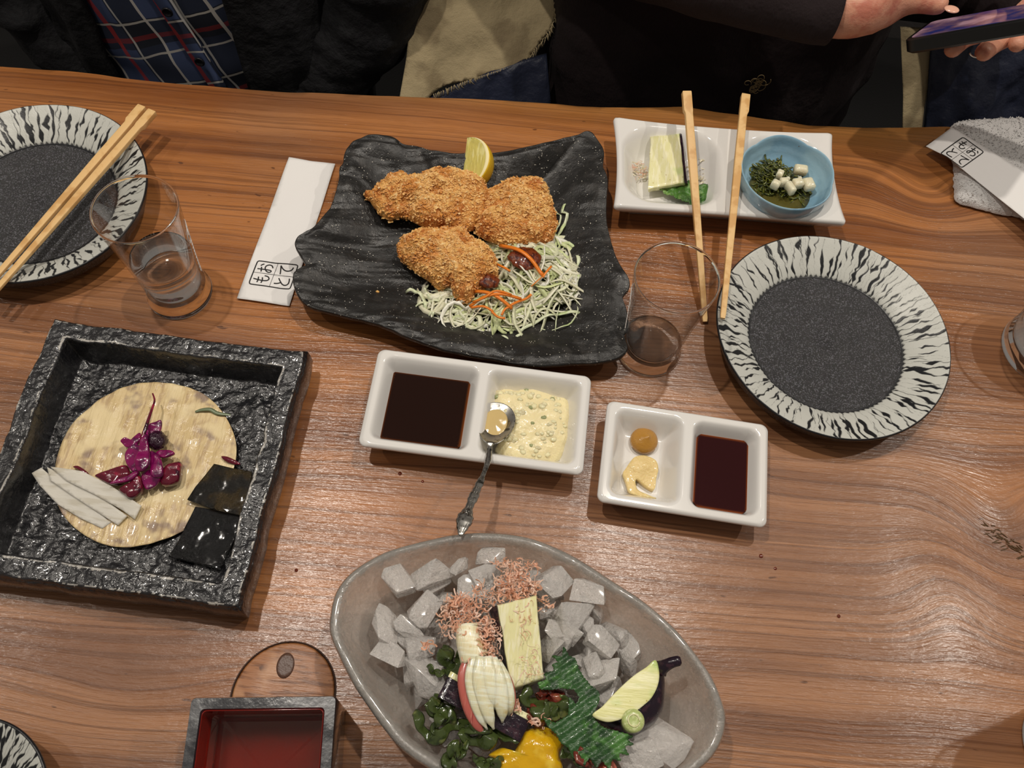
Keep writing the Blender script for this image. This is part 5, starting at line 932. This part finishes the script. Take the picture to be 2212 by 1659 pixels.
# ---------------------------------------------------------------- people
M_JKT = mat('black_jacket', (11, 11, 15), .8, bump=[(40, .006), (900, .0003)])
M_SKN = mat('skin', (206, 148, 122), .42, var=[((188, 118, 98), 45, .5, .66)], bump=[(420, .0004), ((60, 420, 60), .0004)], sss=.25, sssr=(.010, .004, .002))
M_TRS = mat('dark_trousers', (18, 18, 22), .85, bump=[(60, .004)])
def shirt_mat():
    m = bpy.data.materials.new('plaid_flannel'); m.use_nodes = True; nt = m.node_tree; N = nt.nodes; L = nt.links; b = N['Principled BSDF']; b.inputs['Roughness'].default_value = .9
    tc = N.new('ShaderNodeTexCoord'); mp = N.new('ShaderNodeMapping'); mp.inputs['Rotation'].default_value = (0, .30, 0); L.new(tc.outputs['Object'], mp.inputs[0]); nz = N.new('ShaderNodeTexNoise'); nz.inputs['Scale'].default_value = 14; L.new(mp.outputs[0], nz.inputs[0])
    ad = N.new('ShaderNodeVectorMath'); ad.operation = 'MULTIPLY_ADD'; L.new(nz.outputs['Color'], ad.inputs[0]); ad.inputs[1].default_value = (.012, .012, .012); L.new(mp.outputs[0], ad.inputs[2])
    s = N.new('ShaderNodeSeparateXYZ'); L.new(ad.outputs[0], s.inputs[0]); cur = None
    def stripe(src, per, off, wdt):
        a = N.new('ShaderNodeMath'); a.operation = 'ADD'; a.inputs[1].default_value = off+10*per; L.new(src, a.inputs[0])
        md = N.new('ShaderNodeMath'); md.operation = 'MODULO'; md.inputs[1].default_value = per; L.new(a.outputs[0], md.inputs[0])
        lt = N.new('ShaderNodeMath'); lt.operation = 'LESS_THAN'; lt.inputs[1].default_value = wdt; L.new(md.outputs[0], lt.inputs[0]); return lt.outputs[0]
    for src, per, off, wdt, c, f in ((s.outputs[0], .080, 0, .036, (16, 18, 24), .7), (s.outputs[2], .084, .02, .034, (16, 18, 24), .7), (s.outputs[0], .080, .020, .0065, (176, 48, 48), .8), (s.outputs[2], .084, .012, .0060, (150, 40, 40), .55), (s.outputs[0], .080, .046, .0034, (206, 202, 196), .9), (s.outputs[2], .042, .032, .0026, (200, 196, 188), .85), (s.outputs[0], .080, .078, .0026, (196, 194, 190), .85)):
        mx = N.new('ShaderNodeMix'); mx.data_type = 'RGBA'; mu = N.new('ShaderNodeMath'); mu.operation = 'MULTIPLY'; mu.inputs[1].default_value = f; L.new(stripe(src, per, off, wdt), mu.inputs[0]); L.new(mu.outputs[0], mx.inputs[0])
        if cur is None: mx.inputs[6].default_value = (*lin((64, 78, 114)), 1)
        else: L.new(cur, mx.inputs[6])
        mx.inputs[7].default_value = (*lin(c), 1); cur = mx.outputs[2]
    L.new(cur, b.inputs['Base Color']); return m
def torso(cx, cy, rx, ry, zs, a0=0, a1=2*math.pi, off=0, nz=.006, seed=1, n=120, thick=None, flare=0):
    R = []; Ro = []
    for z, k in zs:
        a = np.linspace(a0, a1, n, endpoint=(a1-a0 < 6.2)); f = fbm(xyz(np.cos(a)*3, np.sin(a)*3, z*14), 1, 3, seed)*nz+fbm(xyz(np.cos(a)*9, np.sin(a)*9, z*9), 1, 2, seed+4)*nz*.6
        e = (np.abs(np.cos(a))**2.6+np.abs(np.sin(a))**2.6)**(-1/2.6)
        R.append(xyz(cx+(rx*k+off+f)*np.cos(a)*e, cy+(ry*k+off+f)*np.sin(a)*e, z)); Ro.append(xyz(cx+(rx*k+off+f-(thick or 0))*np.cos(a)*e, cy+(ry*k+off+f-(thick or 0))*np.sin(a)*e, z))
    R = np.array(R)
    if thick is None: return loft(R)
    A, F1 = loft(R, cap=False, closed=False); Bv, F2 = loft(np.array(Ro), cap=False, closed=False); m = len(A); nn = n; mm = len(R)
    F = F1.tolist()+[[q+m for q in f[::-1]] for f in F2.tolist()]
    for i in range(mm-1):
        for j in (0, nn-1): F.append([i*nn+j, (i+1)*nn+j, (i+1)*nn+j+m, i*nn+j+m])
    for j in range(nn-1):
        for i in (0, mm-1): F.append([i*nn+j, i*nn+j+1, i*nn+j+1+m, i*nn+j+m])
    return np.concatenate([A, Bv]), F
def body(cx, cy, s=1, arms=None):
    nodes = [(cx, cy+.03, -.26, .11, .13), (cx, cy+.02, -.12, .10, .12), (cx, cy+.02, .06, .10, .13), (cx, cy+.03, .20, .09, .13), (cx, cy+.03, .30, .055, .055), (cx, cy+.02, .37, .05, .05)]; edges = [(i, i+1) for i in range(5)]
    for sg in (-1, 1):
        k = len(nodes); nodes += [(cx+sg*.17, cy+.03, .22, .05), (cx+sg*.10, cy-.02, -.30, .075), (cx+sg*.11, cy-.34, -.29, .06), (cx+sg*.11, cy-.36, -.62, .045), (cx+sg*.11, cy-.44, -.70, .035)]
        edges += [(3, k), (0, k+1), (k+1, k+2), (k+2, k+3), (k+3, k+4)]
        for j, nd in enumerate((arms or {}).get(sg, [])):
            nodes.append(nd); edges.append((k if j == 0 else len(nodes)-2, len(nodes)-1))
    return nodes, edges
def trousers(cx, cy, root):
    return build('trousers', join([skin([(cx, cy+.05, -.26, .135, .16), (cx+sg*.10, cy-.0, -.29, .10), (cx+sg*.11, cy-.33, -.285, .085), (cx+sg*.11, cy-.35, -.60, .065)], [(0, 1), (1, 2), (2, 3)]) for sg in (-1, 1)]), M_TRS, root)
zs = [(-.30, .98), (-.22, 1.0), (-.16, 1.02), (-.12, 1.0), (-.09, 1.02), (-.06, 1.), (-.03, 1.01), (0, 1.), (.03, 1.), (.07, .99), (.12, 1.0), (.18, 1.), (.24, .9), (.29, .62), (.32, .36)]
zz_ = np.linspace(-.30, .32, 60); zs = [(z, float(np.interp(z, [a for a, b in zs], [b for a, b in zs]))) for z in zz_]
# left person
px_, py_ = -.408, .835
p1 = thing('person', 'seated person in black jacket over a blue, white and red plaid shirt', 'person', (px_, py_, -.74))
n1, e1 = body(px_, py_, 1, {-1: [(px_-.19, .80, 0, .036), (px_-.09, .74, -.20, .026), (px_-.05, .715, -.205, .028)], 1: [(px_+.19, .80, 0, .036), (px_+.09, .74, -.20, .026), (px_+.05, .715, -.205, .028)]})
build('body', skin(n1, e1), M_SKN, p1)
sh = build('shirt', torso(px_, py_, .150, .128, zs, seed=3, nz=.004), shirt_mat(), p1)
m_plk = mat('placket_navy', (40, 44, 58), .9, var=[((20, 20, 28), 60, .45, .6)])
yf = lambda z, dx=0: py_-.1335+0*z
pz = np.linspace(-.12, .12, 30); pxx = -.397-.25*pz
L = []
build('placket', tube(xyz(pxx, yf(pz), pz), .014, 4, .12, up=(0, 1, 0)), shirt_mat(), p1)
for zb in (-.075, -.012, .05):
    q = np.array([-.397-.25*zb, yf(0)-.0035, zb]); th = np.arange(24)/24*2*math.pi
    b_ = build('button', loft([np.stack([q[0]+r*np.cos(th), q[1]-y+0*th, q[2]+r*np.sin(th)], 1) for r, y in ((.0052, 0), (.0058, .001), (.0052, .002), (.0040, .0021), (.0036, .0014), (.001, .0014))]), mat('button', (20, 20, 24), .3), sh if False else p1)
build('jacket', torso(px_, py_, .166, .132, zs, math.radians(-90+24), math.radians(270-26), .010, .011, 7, 220, .006), M_JKT, p1)
def sleeve_arm(name, pts, rad, m, root, seed, fold=.10, n=90, ribs=None):
    p = spl(pts, n); t = np.linspace(0, 1, n); r = np.interp(t, np.linspace(0, 1, len(rad)), rad); V, Fq = tube(p, r, 40)
    ctr = np.repeat(p, 40, 0); nn = len(ctr); d = V[:nn]-ctr; f = 1+fold*fbm(V[:nn], 26, 3, seed)+fold*.8*fbm(xyz(V[:nn, 0]*1, V[:nn, 1]*1, V[:nn, 2]*3), 22, 2, seed+3)
    if ribs is not None: a = np.tile(np.arange(40), n); tt = np.repeat(t, 40); f = np.where(tt > ribs, 1+.035*np.sin(a/40*2*math.pi*20), f)
    V[:nn] = ctr+d*f[:, None]; return build(name, (V, Fq), m, root)
for sg in (-1, 1): sleeve_arm('sleeve', [(px_+sg*.15, py_+.04, .25), (px_+sg*.20, py_-.01, .12), (px_+sg*.215, .790, -.01), (px_+sg*.16, .765, -.12), (px_+sg*.09, .745, -.19)], [.065, .068, .062, .05, .042], M_JKT, p1, 5+sg, .16)
trousers(px_, py_, p1)
# right person
qx, qy = .182, .865
M_SWT = mat('maroon_knit', (24, 10, 13), .9, bump=[((900, 900, 120), .0006), (30, .004)])
p2 = thing('person', 'seated person in dark maroon sweater holding a smartphone over the table', 'person', (qx, qy, -.74))
W0 = P(1796, 28, .110)
def K(x, y, z, r, r2=None): a = P(x, y, z); return (a[0], a[1], a[2], r) if r2 is None else (a[0], a[1], a[2], r, r2)
rightarm = [(.02, .80, .06, .036), (W0[0]-.06, W0[1]+.02, .108, .027, .024)]
n2, e2 = body(qx, qy, 1, {-1: rightarm, 1: [(.43, .83, .04, .036), (.47, .74, .055, .026)]})
def chain(start, nds):
    prev = start
    for nd in nds: n2.append(nd); e2.append((prev, len(n2)-1)); prev = len(n2)-1
    return prev
iw = [i for i, nd in enumerate(n2) if nd[:3] == rightarm[-1][:3]][0]
pa = chain(iw, [K(1808, 30, .112, .0235, .020), K(1868, 32, .116, .0235, .019), K(1925, -14, .120, .021, .016)])
kn = chain(pa, [K(1975, -50, .122, .021, .013)])
chain(pa, [K(1962, -8, .124, .0135, .0135), K(2008, 2, .128, .0115, .0110), K(2050, 16, .130, .0098, .0085)])   # thumb over the screen
for (a_, b_, c_, rr) in (((2030, -70), (2090, -38), (2150, -14), .0085), ((2035, -95), (2110, -72), (2170, -50), .0085), ((2030, -118), (2100, -100), (2160, -84), .0080), ((2015, -135), (2075, -125), (2120, -115), .0070)):
    chain(kn, [K(*a_, .121, rr+.001), K(*b_, .118, rr), K(*c_, .112, rr*.85)])
iw2 = [i for i, nd in enumerate(n2) if nd[:3] == (.47, .74, .055)][0]
pb = chain(iw2, [K(2330, 60, .070, .022, .015), K(2270, 70, .078, .022, .014)])
for (a_, b_, c_, rr) in (((2150, 62), (2085, 82), (2052, 112), .0088), ((2200, 68), (2150, 92), (2120, 118), .0094), ((2240, 70), (2210, 80), (2192, 100), .0090), ((2270, 80), (2262, 70), (2250, 86), .0080)):
    chain(pb, [K(*a_, .080, rr+.001), K(*b_, .084, rr), K(*c_, .094, rr*.9)])
chain(pb, [K(2290, 20, .095, .011), K(2270, -5, .120, .010), K(2235, -12, .128, .0085)])
bd = build('body', skin(n2, e2), M_SKN, p2)
M_NAIL = mat('fingernail', (222, 170, 146), .22, coat=.4)
tq = P(2056, 20, .1375)
build('thumbnail', sphere(tq, .0058, 1, 0, 20, 12, (1.1, .8, .25)), M_NAIL, p2)
rg = P(2120, 133, .094); th = np.linspace(-2.4, -.7, 20)
build('ring', tube(np.concatenate([np.stack([rg[0]+.0095*np.cos(th), rg[1]+0*th+.012, rg[2]+.0040+.0100*np.sin(th)], 1)]), .0009, 6, up=(0, 1, 0)), mat('silver', (210, 205, 196), .15, metal=1), p2)
build('sweater', torso(qx, qy, .190, .145, zs, seed=13, nz=.008), M_SWT, p2)
for pts, rad, sd_ in (([(qx-.16, qy+.03, .24), (qx-.2, qy-.02, .14), (.015, .80, .07), (.11, W0[1]+.030, .112), (W0[0]-.03, W0[1]+.002, .112), (W0[0]+.001, W0[1]+.000, .1105)], [.065, .066, .052, .038, .030, .0275], 2), ([(qx+.16, qy+.03, .24), (qx+.22, qy-.0, .14), (.43, .83, .04), (.47, .76, .05)], [.065, .062, .048, .034], 8)):
    sleeve_arm('sleeve', pts, rad, M_SWT, p2, sd_, .07, 110, .80)
trousers(qx, qy, p2)
M_GOLD = mat('gold_thread', (150, 128, 88), .5)
L = []; q0 = P(1625, 166, -.055); Rg = np.random.RandomState(3)
fy = qy-.145-.008
for k in range(15):
    a = Rg.uniform(0, 6.28); p = []; x, z = q0[0]+(Rg.rand()-.5)*.020-.004, -.030+(Rg.rand()-.5)*.014
    for i in range(7): a += Rg.uniform(.4, 1.3); p.append((x, 0, z)); x += .003*math.cos(a); z += .003*math.sin(a)
    p = spl(p, 20); L.append((p, .0004))
def onto(p):                       # drop the stitches onto the sweater front
    e = (np.abs((p[:, 0]-qx)/.19)**2.6); f = (np.maximum(0, 1-e))**(1/2.6); return xyz(p[:, 0], qy-(.150+.004)*f-.0035, p[:, 2])
tag(build('gold_emblem', join([tube(onto(p), r, 5, up=(0, 1, 0)) for p, r in L]), M_GOLD, p2), 'small gold line emblem')
# phone
def phone():
    N = P(1950, 88, .118); best = None
    for z in np.linspace(.02, .118, 80):
        q = P(2003, 48, z)-N
        for z2 in np.linspace(.08, .20, 80):
            e_ = P(2212, 42, z2)-N; e = abs(np.linalg.norm(q)-.070)*20+abs(q@e_)/(np.linalg.norm(q)*np.linalg.norm(e_))
            if best is None or e < best[0]: best = (e, q, e_)
    Ed = best[2]/np.linalg.norm(best[2]); Fd = best[1]-Ed*(Ed@best[1]); Fd /= np.linalg.norm(Fd); up = np.cross(Ed, Fd); up = up if up[2] > 0 else -up
    W_, D_, T_ = .158, .072, .0125; c = N+Ed*W_/2+Fd*D_/2
    root = thing('smartphone', 'black smartphone held level in both hands, screen glowing pinkish', 'phone', c-up*.01)
    def ring(w_, d_, r, h): o = rrect(w_, d_, r, 6); return c+o[:, :1]*Ed+o[:, 1:]*Fd+up*h
    build('case', loft([ring(W_-.006, D_-.006, .008, -T_), ring(W_, D_, .010, -T_+.002), ring(W_, D_, .010, -.0012), ring(W_-.003, D_-.003, .009, 0)]), mat('black_rubber', (14, 15, 15), .4), root, auto=.8)
    ms = bpy.data.materials.new('lit_screen'); ms.use_nodes = True; N_ = ms.node_tree.nodes; Lk = ms.node_tree.links; b = N_['Principled BSDF']; b.inputs['Base Color'].default_value = (.01, .01, .01, 1); b.inputs['Roughness'].default_value = .08
    tc = N_.new('ShaderNodeTexCoord'); nz = N_.new('ShaderNodeTexNoise'); nz.inputs['Scale'].default_value = 34; nz.inputs['Detail'].default_value = 5; Lk.new(tc.outputs['Object'], nz.inputs[0]); rp = N_.new('ShaderNodeValToRGB'); Lk.new(nz.outputs[0], rp.inputs[0])
    rp.color_ramp.elements[0].position = .38; rp.color_ramp.elements[0].color = (*lin((40, 44, 110)), 1); rp.color_ramp.elements[1].position = .62; rp.color_ramp.elements[1].color = (*lin((196, 150, 160)), 1); e = rp.color_ramp.elements.new(.5); e.color = (*lin((120, 84, 104)), 1)
    Lk.new(rp.outputs[0], b.inputs['Emission Color']); b.inputs['Emission Strength'].default_value = .45
    build('screen', loft([ring(.002, .001, .0003, .0006), ring(W_-.010, D_-.010, .006, .0006), ring(W_-.009, D_-.009, .006, .0001)]), ms, root, smooth=False)
phone()
# cloths between and beside the people
M_KHA = mat('khaki_cotton', (166, 150, 116), .85, var=[((142, 126, 96), 18, .48, .6)], bump=[(900, .0004), (30, .004)])
kz = lambda y: -.055
def drape(name, label, cat, pts, zt, zb, m, thick=.003, fold=.006, seed=1, step=.004, fringe=None, n=None, group=None):
    """cloth hung on a slanting surface: picture rows map to height zt (top) .. zb (bottom)"""
    ys = [p[1] for p in pts]; y0, y1 = min(ys), max(ys); P3 = np.array([P(x, y, zt+(zb-zt)*(y-y0)/(y1-y0)) for x, y in pts]); P3 = spl(P3, n, True) if n else P3
    A = np.c_[P3[:, 0], P3[:, 1], np.ones(len(P3))]; co = np.linalg.lstsq(np.c_[P3[:, 0], P3[:, 2], np.ones(len(P3))], P3[:, 1], rcond=None)[0]
    # work in the x-z plane, depth y as a function of x and z
    V, Fq = sheet(np.stack([P3[:, 0], P3[:, 2]], 1), lambda x, z: 0*x, thick, step, seed)
    dep = V[:, 2].copy(); x, z = V[:, 0].copy(), V[:, 1].copy(); f = fold*(fbm(xyz(x*1., z*.35), 26, 2, seed)+.4*fbm(xyz(x, z), 50, 2, seed+2))
    V = xyz(x, co[0]*x+co[1]*z+co[2]+dep+f, z); root = thing(name, label, cat, (x.mean(), V[:, 1].mean(), z.min()), group); build('cloth', (V, Fq), m, root)
    return root, co, f
root, co, _ = drape('khaki_coat', 'khaki coat hem with a frayed edge hanging between the two people', 'coat', [(895, -90), (1215, -90), (1203, 0), (1195, 50), (1165, 95), (1130, 132), (1060, 158), (1000, 178), (938, 205), (900, 240), (862, 240), (880, 110), (888, 0)], -.005, -.125, M_KHA, .003, .010, 5, .004, n=120)
L = []; Rf = np.random.RandomState(2); ed = spl([(1203, 0, 0), (1195, 50, 0), (1165, 95, 0), (1130, 132, 0), (1060, 158, 0), (1000, 178, 0), (938, 205, 0)], 150)
for x, y, _ in ed:
    z = -.005+(-.120)*(y+90)/330.; q = P(x+Rf.normal()*2, y, z); q[1] = co[0]*q[0]+co[1]*q[2]+co[2]-.003; v = np.array([Rf.normal()*.002+.001*(y < 140), -.001, -Rf.uniform(.002, .006)]); L.append(tube([q+[0, 0, .003], q+v*.5, q+v], [.0005, .0004, .0001], 4))
fr_ = build('fringe', join(L), M_KHA, root); fr_['kind'] = 'stuff'
M_NAVY = mat('navy_nylon', (30, 36, 56), .5, bump=[(40, .004)])
drape('navy_garment', 'dark navy fabric showing under the frayed khaki hem', 'garment', [(930, 215), (1010, 178), (1120, 140), (1180, 120), (1190, 215), (1180, 290), (930, 290)], -.075, -.150, M_NAVY, .004, .010, 9, .004)
drape('khaki_strip', 'narrow khaki cloth strip hanging below the phone', 'coat', [(1945, 60), (2018, 60), (2006, 180), (1996, 225), (1990, 300), (1948, 300), (1950, 200)], -.020, -.120, M_KHA, .004, .004, 15, .003)
drape('navy_coat', 'puffy dark navy coat at the upper right behind the hand towel', 'coat', [(2012, 60), (2300, 40), (2330, 320), (1990, 320), (2000, 220)], -.005, -.135, M_NAVY, .006, .020, 19, .005)
# ---------------------------------------------------------------- lift the whole setting so the floor is near zero
for o in list(SC.objects):
    if o.parent is None and o.type in ('MESH', 'EMPTY', 'CURVE'): o.location.z += TABLE_H

table.children[0].cycles.is_caustics_receiver = True
